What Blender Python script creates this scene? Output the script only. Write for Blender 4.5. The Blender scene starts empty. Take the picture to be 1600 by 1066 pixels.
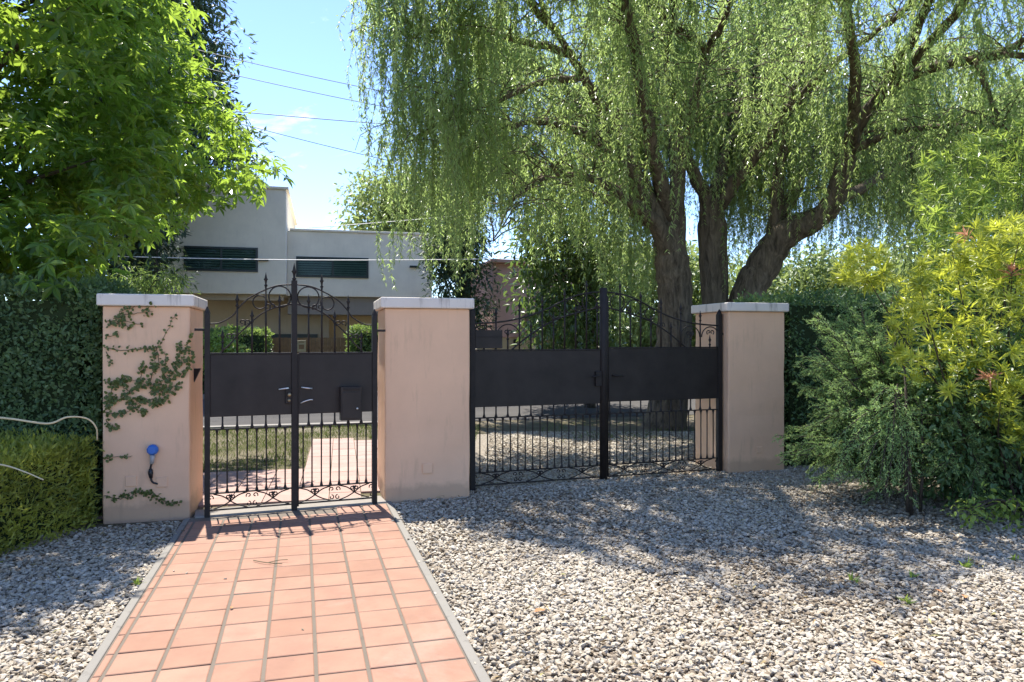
import bpy, math
import numpy as np
from mathutils import Vector

rng = np.random.default_rng(11)
F, H = 1170.0, 1.5          # focal length in photo pixels, eye height in metres
R = math.radians
scene = bpy.context.scene
COL = scene.collection
UP = np.array([0., 0., 1.])


def P(x, y, Y):
    """world point seen at photo pixel (x, y) at depth Y"""
    return np.array([(x - 800) * Y / F, Y, H - (y - 533) * Y / F])


def G(x, y):
    Y = F * H / (y - 533.)
    return np.array([(x - 800) * Y / F, Y, 0.])


def on_plane(x, y, A, ang):
    """photo pixel -> point on the vertical plane through A that runs along angle ang"""
    s, c = math.sin(ang), math.cos(ang)
    k = (x - 800) / F
    Y = (A[1] * c - A[0] * s) / (c - k * s)
    return np.array([k * Y, Y, H - (y - 533) * Y / F])


# ------------------------------------------------------------------ mesh builder
class MB:
    def __init__(s):
        s.v, s.f, s.t, s.n = [], [], [], 0

    def add(s, v, faces, tint=None):
        v = np.asarray(v, float).reshape(-1, 3)
        if isinstance(faces, np.ndarray):
            groups = [faces]
        else:
            by = {}
            for f in faces:
                by.setdefault(len(f), []).append(f)
            groups = [np.array(g) for g in by.values()]
        for g in groups:
            s.f.append(g + s.n)
            if tint is None:
                t = np.full((len(g), 3), .5)
            else:
                t = np.asarray(tint, float)
                t = np.broadcast_to(t, (len(g), 3)) if t.ndim == 1 else t
            s.t.append(t)
        s.v.append(v)
        s.n += len(v)
        return s

    def box(s, c, d, rz=0., tint=None):
        x, y, z = np.array(d) / 2.
        v = np.array([[-x, -y, -z], [x, -y, -z], [x, y, -z], [-x, y, -z], [-x, -y, z], [x, -y, z], [x, y, z], [-x, y, z]])
        if rz:
            cs, sn = math.cos(rz), math.sin(rz)
            v = np.stack([v[:, 0] * cs - v[:, 1] * sn, v[:, 0] * sn + v[:, 1] * cs, v[:, 2]], 1)
        return s.add(v + np.array(c), np.array([[0, 3, 2, 1], [4, 5, 6, 7], [0, 1, 5, 4], [1, 2, 6, 5], [2, 3, 7, 6], [3, 0, 4, 7]]), tint)

    def span(s, a, b, tint=None):
        a, b = np.minimum(a, b), np.maximum(a, b)
        return s.box((a + b) / 2., b - a, 0, tint)

    def tube(s, pts, rad, sides=6, tint=None, flat=1., cap=True):
        pts = np.asarray(pts, float)
        n = len(pts)
        rad = np.broadcast_to(np.asarray(rad, float), (n,))
        d = np.gradient(pts, axis=0)
        d /= np.linalg.norm(d, axis=1, keepdims=True) + 1e-9
        ref = np.array([0.31, 0.95, 0.05]) if abs(d[:, 1]).mean() < .8 else np.array([1., 0, 0.1])
        a = np.cross(d, ref)
        a /= np.linalg.norm(a, axis=1, keepdims=True) + 1e-9
        b = np.cross(d, a)
        th = np.arange(sides) / sides * 2 * math.pi
        ring = (np.cos(th)[None, :, None] * a[:, None, :] + flat * np.sin(th)[None, :, None] * b[:, None, :]) * rad[:, None, None]
        v = (pts[:, None, :] + ring).reshape(-1, 3)
        i = np.arange(n - 1)[:, None] * sides
        j = np.arange(sides)[None, :]
        k = (j + 1) % sides
        q = np.stack([i + j, i + k, i + sides + k, i + sides + j], -1).reshape(-1, 4)
        f = [q]
        s.add(v, q, tint)
        if cap:
            base = s.n - n * sides
            for ring0, rev in ((0, True), ((n - 1) * sides, False)):
                g = np.arange(sides) + ring0
                g = g[::-1] if rev else g
                s.f.append((g + base)[None, :])
                s.t.append(np.full((1, 3), .5) if tint is None else np.asarray(tint, float)[None, :])
        return s

    def prism(s, poly, z0, z1, tint=None):
        n = len(poly)
        v = [(x, y, z0) for x, y in poly] + [(x, y, z1) for x, y in poly]
        f = [tuple(range(n))[::-1], tuple(range(n, 2 * n))] + [(i, (i + 1) % n, n + (i + 1) % n, n + i) for i in range(n)]
        return s.add(v, f, tint)

    def build(s, name, mat, parent=None, smooth=False, bevel=0., loc=None, rz=0.):
        me = bpy.data.meshes.new(name)
        v = np.concatenate(s.v)
        me.vertices.add(len(v))
        me.vertices.foreach_set('co', v.astype(np.float32).ravel())
        lt = np.concatenate([np.full(len(g), g.shape[1], np.int32) for g in s.f])
        li = np.concatenate([g.ravel() for g in s.f]).astype(np.int32)
        me.loops.add(len(li))
        me.loops.foreach_set('vertex_index', li)
        me.polygons.add(len(lt))
        st = np.zeros(len(lt), np.int32)
        st[1:] = np.cumsum(lt)[:-1]
        me.polygons.foreach_set('loop_start', st)
        me.polygons.foreach_set('loop_total', lt)
        me.polygons.foreach_set('use_smooth', np.full(len(lt), smooth, bool))
        at = me.attributes.new('tint', 'FLOAT_VECTOR', 'FACE')
        at.data.foreach_set('vector', np.concatenate(s.t).astype(np.float32).ravel())
        me.update(calc_edges=True)
        me.validate()
        me.materials.append(mat)
        o = bpy.data.objects.new(name, me)
        COL.objects.link(o)
        if parent is not None:
            o.parent = parent
        if loc is not None:
            o.location = loc
        o.rotation_euler.z = rz
        if bevel:
            m = o.modifiers.new('bevel', 'BEVEL')
            m.width = bevel
            m.segments = 2
            m.limit_method = 'ANGLE'
        return o


def tag(o, label=None, cat=None, group=None, kind=None):
    if label: o['label'] = label
    if cat: o['category'] = cat
    if group: o['group'] = group
    if kind: o['kind'] = kind
    return o


def empty(name, loc, rz=0.):
    o = bpy.data.objects.new(name, None)
    COL.objects.link(o)
    o.location = loc
    o.rotation_euler.z = rz
    o.empty_display_size = .2
    return o


def spline(ctrl, n=8):
    """Catmull-Rom through rows of ctrl (any width)"""
    c = np.asarray(ctrl, float)
    c = np.vstack([2 * c[0] - c[1], c, 2 * c[-1] - c[-2]])
    out = []
    for i in range(1, len(c) - 2):
        for t in np.linspace(0, 1, n, endpoint=False):
            a, b, d, e = c[i - 1], c[i], c[i + 1], c[i + 2]
            out.append(.5 * (2 * b + (d - a) * t + (2 * a - 5 * b + 4 * d - e) * t * t + (3 * b - a - 3 * d + e) * t ** 3))
    out.append(c[-2])
    return np.array(out)


def unit(v):
    return v / (np.linalg.norm(v, axis=-1, keepdims=True) + 1e-9)


# leaf templates: (verts, faces)
LANCE = (np.array([[0, 0, 0], [.38, .5, .06], [1, 0, -.12], [.38, -.5, .06], [.45, 0, 0]]), np.array([[0, 4, 1], [4, 2, 1], [0, 3, 4], [4, 3, 2]]))
SLIM = (np.array([[0, 0, 0], [.4, .5, .05], [1, 0, 0], [.4, -.5, .05]]), np.array([[0, 2, 1], [0, 3, 2]]))
OVAL = (np.array([[0, 0, 0], [.28, .46, .05], [.68, .42, .04], [1, 0, -.1], [.68, -.42, .04], [.28, -.46, .05]]), np.array([[0, 3, 2, 1], [0, 5, 4, 3]]))


def star_leaf():
    v, f = [[.12, 0, 0]], []
    for a, l in ((0, 1.), (55, .92), (-55, .92), (115, .6), (-115, .6)):
        a = R(a)
        for r, da, z in ((.42, -.42, .03), (.42 + .58 * l * .42, -.24, .0), (l, 0, -.16 * l), (.42 + .58 * l * .42, .24, .0), (.42, .42, .03)):
            r = r * (l if r != l else 1)
            v.append([.12 + r * math.cos(a + da), r * math.sin(a + da), z])
        b = len(v) - 5
        f += [[0, b, b + 1, b + 2], [0, b + 2, b + 3, b + 4]]
    v = np.array(v)
    return v, np.array(f)


STAR = star_leaf()


def leaves(mb, tpl, pos, dirs, norms, length, width, tint):
    """scatter one template; width is relative to a unit-wide template"""
    tv, tf = tpl
    n = len(pos)
    D = unit(dirs)
    N = norms - (norms * D).sum(1, keepdims=True) * D
    N = unit(N)
    B = np.cross(N, D)
    L = np.broadcast_to(np.asarray(length, float), (n,))[:, None, None]
    W = np.broadcast_to(np.asarray(width, float), (n,))[:, None, None]
    v = pos[:, None, :] + tv[None, :, 0:1] * L * D[:, None, :] + tv[None, :, 1:2] * W * B[:, None, :] + tv[None, :, 2:3] * L * N[:, None, :]
    k = len(tv)
    f = (tf[None] + (np.arange(n) * k)[:, None, None]).reshape(-1, tf.shape[1])
    t = np.repeat(tint, len(tf), axis=0)
    return mb.add(v.reshape(-1, 3), f, t)


def rnd(n):
    return unit(rng.normal(size=(n, 3)))


def in_poly(px, py, poly):
    poly = np.array(poly, float)
    x0, y0 = poly[:, 0], poly[:, 1]
    x1, y1 = np.roll(x0, -1), np.roll(y0, -1)
    ins = np.zeros(len(px), bool)
    for a, b, c, d in zip(x0, y0, x1, y1):
        if b == d: continue
        hit = ((b > py) != (d > py)) & (px < (c - a) * (py - b) / (d - b) + a)
        ins ^= hit
    return ins


def sample_poly(poly, n):
    p = np.array(poly, float)
    out = np.zeros((0, 2))
    while len(out) < n:
        q = rng.uniform(p.min(0), p.max(0), (n * 2, 2))
        out = np.vstack([out, q[in_poly(q[:, 0], q[:, 1], poly)]])
    return out[:n]


def tints(n, clump=None, mix=.6):
    t = rng.random((n, 3))
    if clump is not None:
        t[:, 0] = t[:, 0] * (1 - mix) + clump * mix
    return t


# ------------------------------------------------------------------ materials
def new_mat(name):
    m = bpy.data.materials.new(name)
    m.use_nodes = True
    nt = m.node_tree
    nt.nodes.clear()
    out = nt.nodes.new('ShaderNodeOutputMaterial')
    return m, nt, out


def nd(nt, kind, **kw):
    n = nt.nodes.new('ShaderNode' + kind)
    for k, v in kw.items():
        if k.startswith('i_'):
            n.inputs[k[2:].replace('_', ' ')].default_value = v
        else:
            setattr(n, k, v)
    return n


def c4(c):
    return (c[0], c[1], c[2], 1.)


def ramp(nt, fac, stops, interp='LINEAR'):
    r = nd(nt, 'ValToRGB')
    r.color_ramp.interpolation = interp
    e = r.color_ramp.elements
    while len(e) < len(stops): e.new(.5)
    for el, (p, c) in zip(e, stops):
        el.position = p
        el.color = c4(c)
    nt.links.new(fac, r.inputs[0])
    return r.outputs[0]


def mixc(nt, fac, a, b, mode='MIX'):
    m = nd(nt, 'Mix', data_type='RGBA', blend_type=mode)
    for s, v in ((m.inputs[0], fac), (m.inputs[6], a), (m.inputs[7], b)):
        if hasattr(v, 'default_value'):
            nt.links.new(v, s)
        elif isinstance(v, (int, float)):
            s.default_value = v
        else:
            s.default_value = c4(v)
    return m.outputs[2]


def noise(nt, scale, detail=4, rough=.55, vec=None, dist=0.):
    n = nd(nt, 'TexNoise', i_Scale=scale, i_Detail=detail, i_Roughness=rough, i_Distortion=dist)
    if vec is not None: nt.links.new(vec, n.inputs['Vector'])
    return n.outputs['Fac']


def objco(nt):
    return nd(nt, 'TexCoord').outputs['Object']


def bump(nt, h, strength, dist=.01):
    b = nd(nt, 'Bump', i_Strength=strength, i_Distance=dist)
    nt.links.new(h, b.inputs['Height'])
    return b.outputs['Normal']


def leaf_mat(name, dark, light, trans, tf=.45, rough=.42, spec=.45):
    m, nt, out = new_mat(name)
    at = nd(nt, 'Attribute', attribute_name='tint')
    sep = nd(nt, 'SeparateXYZ')
    nt.links.new(at.outputs['Vector'], sep.inputs[0])
    col = mixc(nt, sep.outputs[0], dark, light)
    tr = mixc(nt, sep.outputs[0], [c * .65 for c in trans], trans)
    p = nd(nt, 'BsdfPrincipled', i_Roughness=rough)
    p.inputs['Specular IOR Level'].default_value = spec
    nt.links.new(col, p.inputs['Base Color'])
    t = nd(nt, 'BsdfTranslucent')
    nt.links.new(tr, t.inputs['Color'])
    mx = nd(nt, 'MixShader')
    mx.inputs[0].default_value = tf
    nt.links.new(p.outputs[0], mx.inputs[1])
    nt.links.new(t.outputs[0], mx.inputs[2])
    nt.links.new(mx.outputs[0], out.inputs[0])
    return m


def plain(name, col, rough=.6, metal=0., spec=.5, var=.15, scale=6., bstr=0., bscale=60.):
    m, nt, out = new_mat(name)
    p = nd(nt, 'BsdfPrincipled', i_Roughness=rough, i_Metallic=metal)
    p.inputs['Specular IOR Level'].default_value = spec
    oc = objco(nt)
    n = noise(nt, scale, 5, .6, oc)
    c = ramp(nt, n, [(.25, [x * (1 - var) for x in col]), (.75, [min(1, x * (1 + var)) for x in col])])
    nt.links.new(c, p.inputs['Base Color'])
    if bstr:
        nt.links.new(bump(nt, noise(nt, bscale, 4, .6, oc), bstr), p.inputs['Normal'])
    nt.links.new(p.outputs[0], out.inputs[0])
    return m


def stucco(name, col, stain, dirt=.5, base_z=None, bscale=90., bstr=.35):
    """painted render: fine grain, soft patches, a few running stains, splashed dirt at the foot"""
    m, nt, out = new_mat(name)
    oc = objco(nt)
    p = nd(nt, 'BsdfPrincipled', i_Roughness=.85)
    p.inputs['Specular IOR Level'].default_value = .25
    big = noise(nt, 2.2, 5, .6, oc)
    c = ramp(nt, big, [(.3, [x * .93 for x in col]), (.7, [min(1, x * 1.05) for x in col])])
    mp = nd(nt, 'Mapping')
    mp.inputs['Scale'].default_value = (7, 7, 1.1)
    nt.links.new(oc, mp.inputs['Vector'])
    st = noise(nt, 1.6, 6, .65, mp.outputs[0])
    sf = ramp(nt, st, [(.56, (0, 0, 0)), (.74, (dirt,) * 3)])
    c = mixc(nt, sf, c, stain)
    sp = noise(nt, 38., 3, .7, oc)
    spf = ramp(nt, sp, [(.70, (0, 0, 0)), (.76, (dirt * .6,) * 3)])
    c = mixc(nt, spf, c, stain)
    if base_z is not None:
        sx = nd(nt, 'SeparateXYZ')
        nt.links.new(oc, sx.inputs[0])
        ad = nd(nt, 'Math', operation='MULTIPLY_ADD')
        nt.links.new(noise(nt, 5., 5, .7, oc), ad.inputs[0])
        ad.inputs[1].default_value = -.24
        nt.links.new(sx.outputs[2], ad.inputs[2])
        f = ramp(nt, ad.outputs[0], [(0, (.5,) * 3), (.07, (0, 0, 0))])
        a2 = nd(nt, 'Math', operation='ADD')
        c = mixc(nt, f, c, [x * .8 for x in stain])
    nt.links.new(c, p.inputs['Base Color'])
    h = nd(nt, 'Math', operation='MULTIPLY_ADD')
    nt.links.new(noise(nt, bscale, 4, .6, oc), h.inputs[0])
    h.inputs[1].default_value = .5
    nt.links.new(noise(nt, 9., 3, .5, oc), h.inputs[2])
    nt.links.new(bump(nt, h.outputs[0], bstr, .006), p.inputs['Normal'])
    nt.links.new(p.outputs[0], out.inputs[0])
    return m


def bark(name, dark, light, sc=9.):
    m, nt, out = new_mat(name)
    oc = objco(nt)
    mp = nd(nt, 'Mapping')
    mp.inputs['Scale'].default_value = (sc, sc, sc * .22)
    nt.links.new(oc, mp.inputs['Vector'])
    n = noise(nt, 1.5, 8, .7, mp.outputs[0], .6)
    c = ramp(nt, n, [(.35, dark), (.65, light)])
    p = nd(nt, 'BsdfPrincipled', i_Roughness=.9)
    p.inputs['Specular IOR Level'].default_value = .2
    nt.links.new(c, p.inputs['Base Color'])
    nt.links.new(bump(nt, n, 1., .05), p.inputs['Normal'])
    nt.links.new(p.outputs[0], out.inputs[0])
    return m


def tint_mat(name, stops, rough=.8, spec=.3, nscale=30., nvar=.25, bstr=.3, wear=None):
    """colour chosen per piece from the tint attribute, mottled by noise"""
    m, nt, out = new_mat(name)
    at = nd(nt, 'Attribute', attribute_name='tint')
    sep = nd(nt, 'SeparateXYZ')
    nt.links.new(at.outputs['Vector'], sep.inputs[0])
    c = ramp(nt, sep.outputs[0], stops)
    oc = objco(nt)
    n = noise(nt, nscale, 5, .65, oc)
    g = ramp(nt, n, [(.3, (1 - nvar,) * 3), (.7, (1 + nvar * .3,) * 3)])
    c = mixc(nt, 1., c, g, 'MULTIPLY')
    if wear:
        a1 = ramp(nt, noise(nt, 2.1, 7, .68, oc, .4), [(.50, (0, 0, 0)), (.68, (.55,) * 3)])
        c = mixc(nt, a1, c, wear[0])
        a2 = ramp(nt, noise(nt, 21., 5, .7, oc), [(.63, (0, 0, 0)), (.70, (.6,) * 3)])
        c = mixc(nt, a2, c, wear[1])
        a3 = ramp(nt, noise(nt, 1.1, 6, .7, oc, .8), [(.55, (0, 0, 0)), (.7, (.4,) * 3)])
        c = mixc(nt, a3, c, wear[2])
    p = nd(nt, 'BsdfPrincipled', i_Roughness=rough)
    p.inputs['Specular IOR Level'].default_value = spec
    nt.links.new(c, p.inputs['Base Color'])
    if bstr:
        nt.links.new(bump(nt, n, bstr, .004), p.inputs['Normal'])
    nt.links.new(p.outputs[0], out.inputs[0])
    return m


M = {}
M['peach'] = stucco('peach stucco', (.735, .465, .295), (.42, .28, .18), .45, base_z=0)
M['cap'] = stucco('cast cap', (.68, .61, .53), (.30, .26, .22), .95, bscale=60)
M['iron'] = plain('painted iron', (.022, .017, .015), .55, 0., .25, .3, 14, .25, 160)
M['panel'] = plain('painted sheet', (.027, .021, .018), .5, 0., .25, .4, 4, .10, 9)
M['steel'] = plain('steel', (.55, .55, .54), .35, .9, .5, .1)
M['brass'] = plain('worn brass', (.32, .25, .15), .45, .8, .5, .2)
M['blue'] = plain('blue plastic', (.02, .12, .42), .4, 0, .5, .1)
M['greyplastic'] = plain('grey plastic', (.35, .34, .33), .5)
M['black'] = plain('black rubber', (.012, .012, .014), .5)
M['white'] = stucco('white render', (.80, .73, .59), (.36, .34, .31), .18, bscale=30, bstr=.2)
M['brownwall'] = stucco('brown render', (.46, .38, .28), (.2, .16, .12), .2, bscale=30, bstr=.2)
M['beigewall'] = stucco('beige render', (.62, .49, .31), (.4, .3, .2), .2, bscale=30, bstr=.2)
M['beam'] = stucco('grey beam', (.28, .245, .21), (.15, .13, .11), .2, bscale=30, bstr=.2)
M['pink'] = stucco('pink render', (.60, .37, .32), (.42, .27, .23), .2, bscale=30, bstr=.2)
M['dkframe'] = plain('dark frame', (.012, .022, .02), .4)
M['blind'] = plain('slatted blind', (.26, .33, .30), .5, 0, .5, .2)
M['dark_backing'] = plain('room shade backing', (.07, .095, .088), .6)  # flat sheet behind the blinds, shade of an unlit room put into its colour
M['wood'] = plain('fence wood', (.17, .105, .05), .75, 0, .3, .3, 8)
M['sign'] = plain('sign plate', (.30, .25, .13), .5)
M['edging'] = stucco('edging cement', (.20, .185, .16), (.10, .09, .08), .8, bscale=60, bstr=.5)
M['concrete'] = stucco('concrete', (.22, .20, .175), (.11, .10, .09), .7, bscale=60, bstr=.4)
M['tile'] = tint_mat('terracotta', [(0, (.25, .128, .080)), (.5, (.285, .152, .10)), (1, (.32, .178, .122))], .7, .3, 5., .16, .12, wear=((.21, .105, .07), (.17, .10, .07), (.34, .22, .165)))
M['palepaver'] = tint_mat('pale terracotta', [(0, (.31, .20, .165)), (1, (.36, .24, .20))], .75, .3, 9., .15, .12)
M['grout'] = stucco('grout', (.135, .11, .085), (.07, .06, .05), .6, bscale=120, bstr=.4)
M['stone'] = tint_mat('gravel stone', [(0, (.15, .11, .07)), (.07, (.27, .215, .15)), (.4, (.39, .335, .255)), (.8, (.45, .395, .31)), (1, (.52, .465, .38))], .75, .3, 60., .25, .25)
M['bark'] = bark('willow bark', (.05, .038, .026), (.20, .155, .105))
M['bark2'] = bark('grey bark', (.03, .025, .02), (.13, .105, .08), 12)
M['twig'] = plain('twig', (.10, .085, .04), .8)
M['willow'] = leaf_mat('willow leaf', (.10, .155, .05), (.28, .36, .15), (.60, .78, .24), .52, .32, .6)
M['maple'] = leaf_mat('star leaf', (.035, .095, .018), (.085, .18, .035), (.42, .60, .07), .55, .3, .6)
M['conifer'] = leaf_mat('conifer leaf', (.02, .042, .022), (.06, .10, .045), (.11, .18, .06), .25, .5, .4)
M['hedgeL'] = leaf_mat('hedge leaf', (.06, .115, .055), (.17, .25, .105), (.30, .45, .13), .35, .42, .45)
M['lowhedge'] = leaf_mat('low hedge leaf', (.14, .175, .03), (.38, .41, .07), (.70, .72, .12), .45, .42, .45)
M['hedgeR'] = leaf_mat('dark hedge leaf', (.045, .10, .045), (.12, .2, .08), (.24, .4, .1), .32, .4, .45)  # darker green leaf of the right boundary hedge and evergreen bush
M['juniper'] = leaf_mat('juniper spray', (.11, .20, .07), (.34, .49, .19), (.5, .70, .22), .4, .5, .35)
M['golden'] = leaf_mat('golden leaf', (.15, .21, .03), (.45, .48, .07), (.76, .80, .09), .45, .35, .5)
M['reddish'] = leaf_mat('reddish leaf', (.40, .16, .09), (.55, .28, .15), (.7, .35, .2), .4, .4, .5)
M['bright'] = leaf_mat('bright leaf', (.10, .17, .03), (.25, .34, .075), (.55, .70, .12), .45, .35, .5)
M['glossy'] = leaf_mat('glossy leaf', (.035, .07, .026), (.10, .15, .05), (.24, .36, .07), .32, .25, .7)
M['mid'] = leaf_mat('mid leaf', (.06, .11, .03), (.13, .19, .055), (.32, .45, .1), .4, .42, .45)
M['pale'] = leaf_mat('pale leaf', (.10, .15, .05), (.19, .25, .09), (.42, .52, .15), .4, .42, .45)
M['ivy'] = leaf_mat('ivy leaf', (.06, .085, .02), (.13, .16, .045), (.24, .3, .06), .25, .45, .4)
M['grass'] = leaf_mat('grass blade', (.075, .115, .025), (.16, .195, .05), (.2, .25, .05), .3, .55, .3)
M['dry'] = plain('dry stem', (.62, .50, .30), .7)
M['dryleaf'] = plain('dry leaf', (.38, .17, .06), .7)
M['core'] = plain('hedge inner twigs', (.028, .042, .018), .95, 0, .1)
M['wire'] = plain('cable', (.05, .055, .06), .6)
M['wirepale'] = plain('pale cable', (.62, .6, .56), .6)


def ground_mat():
    m, nt, out = new_mat('earth')
    oc = objco(nt)
    n = noise(nt, .9, 8, .65, oc)
    n2 = noise(nt, 30., 6, .7, oc)
    c = ramp(nt, n, [(.35, (.09, .085, .04)), (.5, (.15, .125, .08)), (.65, (.21, .18, .135))])
    g = ramp(nt, n2, [(.3, (.65,) * 3), (.7, (1.15,) * 3)])
    c = mixc(nt, 1., c, g, 'MULTIPLY')
    p = nd(nt, 'BsdfPrincipled', i_Roughness=.95)
    p.inputs['Specular IOR Level'].default_value = .15
    nt.links.new(c, p.inputs['Base Color'])
    nt.links.new(bump(nt, n2, .8, .03), p.inputs['Normal'])
    nt.links.new(p.outputs[0], out.inputs[0])
    return m


def bed_mat():
    m, nt, out = new_mat('gravel bed')
    oc = objco(nt)
    v = nd(nt, 'TexVoronoi', i_Scale=30.)
    nt.links.new(oc, v.inputs['Vector'])
    c = ramp(nt, v.outputs['Distance'], [(0, (.32, .28, .22)), (.5, (.24, .20, .15)), (1, (.13, .105, .075))])
    n = noise(nt, 45, 4, .6, oc)
    c = mixc(nt, 1., c, ramp(nt, n, [(.3, (.6,) * 3), (.7, (1.1,) * 3)]), 'MULTIPLY')
    p = nd(nt, 'BsdfPrincipled', i_Roughness=.9)
    nt.links.new(c, p.inputs['Base Color'])
    iv = nd(nt, 'Math', operation='SUBTRACT')
    iv.inputs[0].default_value = 1
    nt.links.new(v.outputs['Distance'], iv.inputs[1])
    nt.links.new(bump(nt, iv.outputs[0], .9, .02), p.inputs['Normal'])
    nt.links.new(p.outputs[0], out.inputs[0])
    return m


M['earth'] = ground_mat()
M['bed'] = bed_mat()
M['asphalt'] = plain('asphalt', (.085, .08, .075), 1., 0, .03, .12, 1.2, .5, 120)


def glass_mat():
    m, nt, out = new_mat('dark pane')
    p = nd(nt, 'BsdfPrincipled', i_Roughness=.06)
    p.inputs['Base Color'].default_value = (.02, .03, .029, 1)
    g = nd(nt, 'BsdfTransparent')
    g.inputs[0].default_value = (.74, .83, .80, 1)
    mx = nd(nt, 'MixShader')
    mx.inputs[0].default_value = .8
    nt.links.new(p.outputs[0], mx.inputs[1])
    nt.links.new(g.outputs[0], mx.inputs[2])
    nt.links.new(mx.outputs[0], out.inputs[0])
    return m


M['pane'] = glass_mat()

# ------------------------------------------------------------------ camera, light, sky
cam = bpy.data.cameras.new('camera')
cam.sensor_fit = 'HORIZONTAL'
cam.sensor_width = 36
cam.lens = 36 * F / 1600
cam.clip_start = .05
cam.clip_end = 2000
co = bpy.data.objects.new('camera', cam)
COL.objects.link(co)
co.location = (0, 0, H)
co.rotation_euler = (R(90), 0, 0)
scene.camera = co

SUN = unit(np.array([-.18, .41, 1.]))
el, az = math.asin(SUN[2]), math.atan2(SUN[0], SUN[1])
sl = bpy.data.lights.new('sun', 'SUN')
sl.energy = 3.9
sl.angle = R(.53)
sl.color = (1., .955, .88)
so = bpy.data.objects.new('sun', sl)
COL.objects.link(so)
so.rotation_euler = Vector(SUN).to_track_quat('Z', 'Y').to_euler()
so.location = (-10, 20, 40)

w = bpy.data.worlds.new('World')
scene.world = w
w.use_nodes = True
nt = w.node_tree
nt.nodes.clear()
out = nt.nodes.new('ShaderNodeOutputWorld')
bg = nt.nodes.new('ShaderNodeBackground')
bg.inputs['Strength'].default_value = .13
sky = nt.nodes.new('ShaderNodeTexSky')
sky.sky_type = 'NISHITA'
sky.sun_disc = False
sky.sun_elevation = el
sky.sun_rotation = az
sky.altitude = 1500
sky.air_density = 1.
sky.dust_density = .1
sky.ozone_density = 5.
tc = nd(nt, 'TexCoord')
mp = nd(nt, 'Mapping')
mp.inputs['Scale'].default_value = (2.2, 2.2, 6.)
mp.inputs['Location'].default_value = (.62, .1, .45)
nt.links.new(tc.outputs['Generated'], mp.inputs['Vector'])
cn = noise(nt, 2.3, 9, .62, mp.outputs[0], .5)
cm = ramp(nt, cn, [(.60, (0, 0, 0)), (.78, (.7,) * 3)])
hs = nd(nt, 'HueSaturation', i_Hue=.507, i_Saturation=1.0, i_Value=.93)
nt.links.new(sky.outputs[0], hs.inputs['Color'])
cc = mixc(nt, cm, hs.outputs[0], (6.6, 6.7, 6.9))
nt.links.new(cc, bg.inputs['Color'])
nt.links.new(bg.outputs[0], out.inputs[0])

scene.view_settings.view_transform = 'Standard'
scene.view_settings.look = 'None'
scene.view_settings.gamma = 1
scene.view_settings.exposure = 1.6
scene.render.engine = 'CYCLES'
cy = scene.cycles
cy.use_denoising = True
try:
    cy.denoiser = 'OPENIMAGEDENOISE'
    cy.denoising_input_passes = 'RGB_ALBEDO_NORMAL'
except Exception:
    pass
cy.max_bounces = 9
cy.diffuse_bounces = 6
cy.transmission_bounces = 5
cy.glossy_bounces = 2
cy.transparent_max_bounces = 8
cy.sample_clamp_indirect = 6

# ------------------------------------------------------------------ ground, road, path
YAW = R(15.5)
o = MB().add([(-400, -60, 0), (400, -60, 0), (400, 800, 0), (-400, 800, 0)], np.array([[0, 1, 2, 3]])).build('ground', M['earth'])
tag(o, 'bare dry earth with patchy grass', 'ground', kind='structure')

kc, ks = math.cos(YAW), math.sin(YAW)


def strip(x0, x1, d0, d1, A):
    """quad along the street direction: offsets along (x) and across (d) from A"""
    a = np.array([kc, ks]); b = np.array([-ks, kc]); A = np.array(A[:2])
    return [tuple(A + a * x + b * d) for x, d in ((x0, d0), (x1, d0), (x1, d1), (x0, d1))]


KA = G(460, 669)
road = MB()
q = strip(-40, 60, .2, 7.2, KA)
road.add([(x, y, .008) for x, y in q], np.array([[0, 1, 2, 3]]))
tag(road.build('road', M['asphalt']), 'pale sunlit asphalt street beyond the gates', 'road', kind='structure')
kb = MB()
kb.prism(strip(-40, 1.9, 0, .2, KA), 0, .06)
kb.prism(strip(-40, 60, 7.2, 7.4, KA), 0, .12)
tag(kb.build('kerb', M['concrete'], bevel=.01), 'pale concrete kerb along the street', 'kerb', kind='structure')

# terracotta garden path, laid in its own frame: x across, y along
PA = R(15.7)
PO = np.array([-1.801, 3.293])
pdir = np.array([-math.sin(PA), math.cos(PA)]); pacr = np.array([math.cos(PA), math.sin(PA)])
TW, TL = .2265, .2440
W = TW * 7
GA0 = np.array([-2.56, 6.29]); GANG = R(22.); GL = .705
gd = np.array([math.cos(GANG), math.sin(GANG)])


def gate_side(xy):
    d = np.asarray(xy) - GA0
    return d[..., 1] * gd[0] - d[..., 0] * gd[1]      # >0 beyond the pedestrian gate


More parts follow.
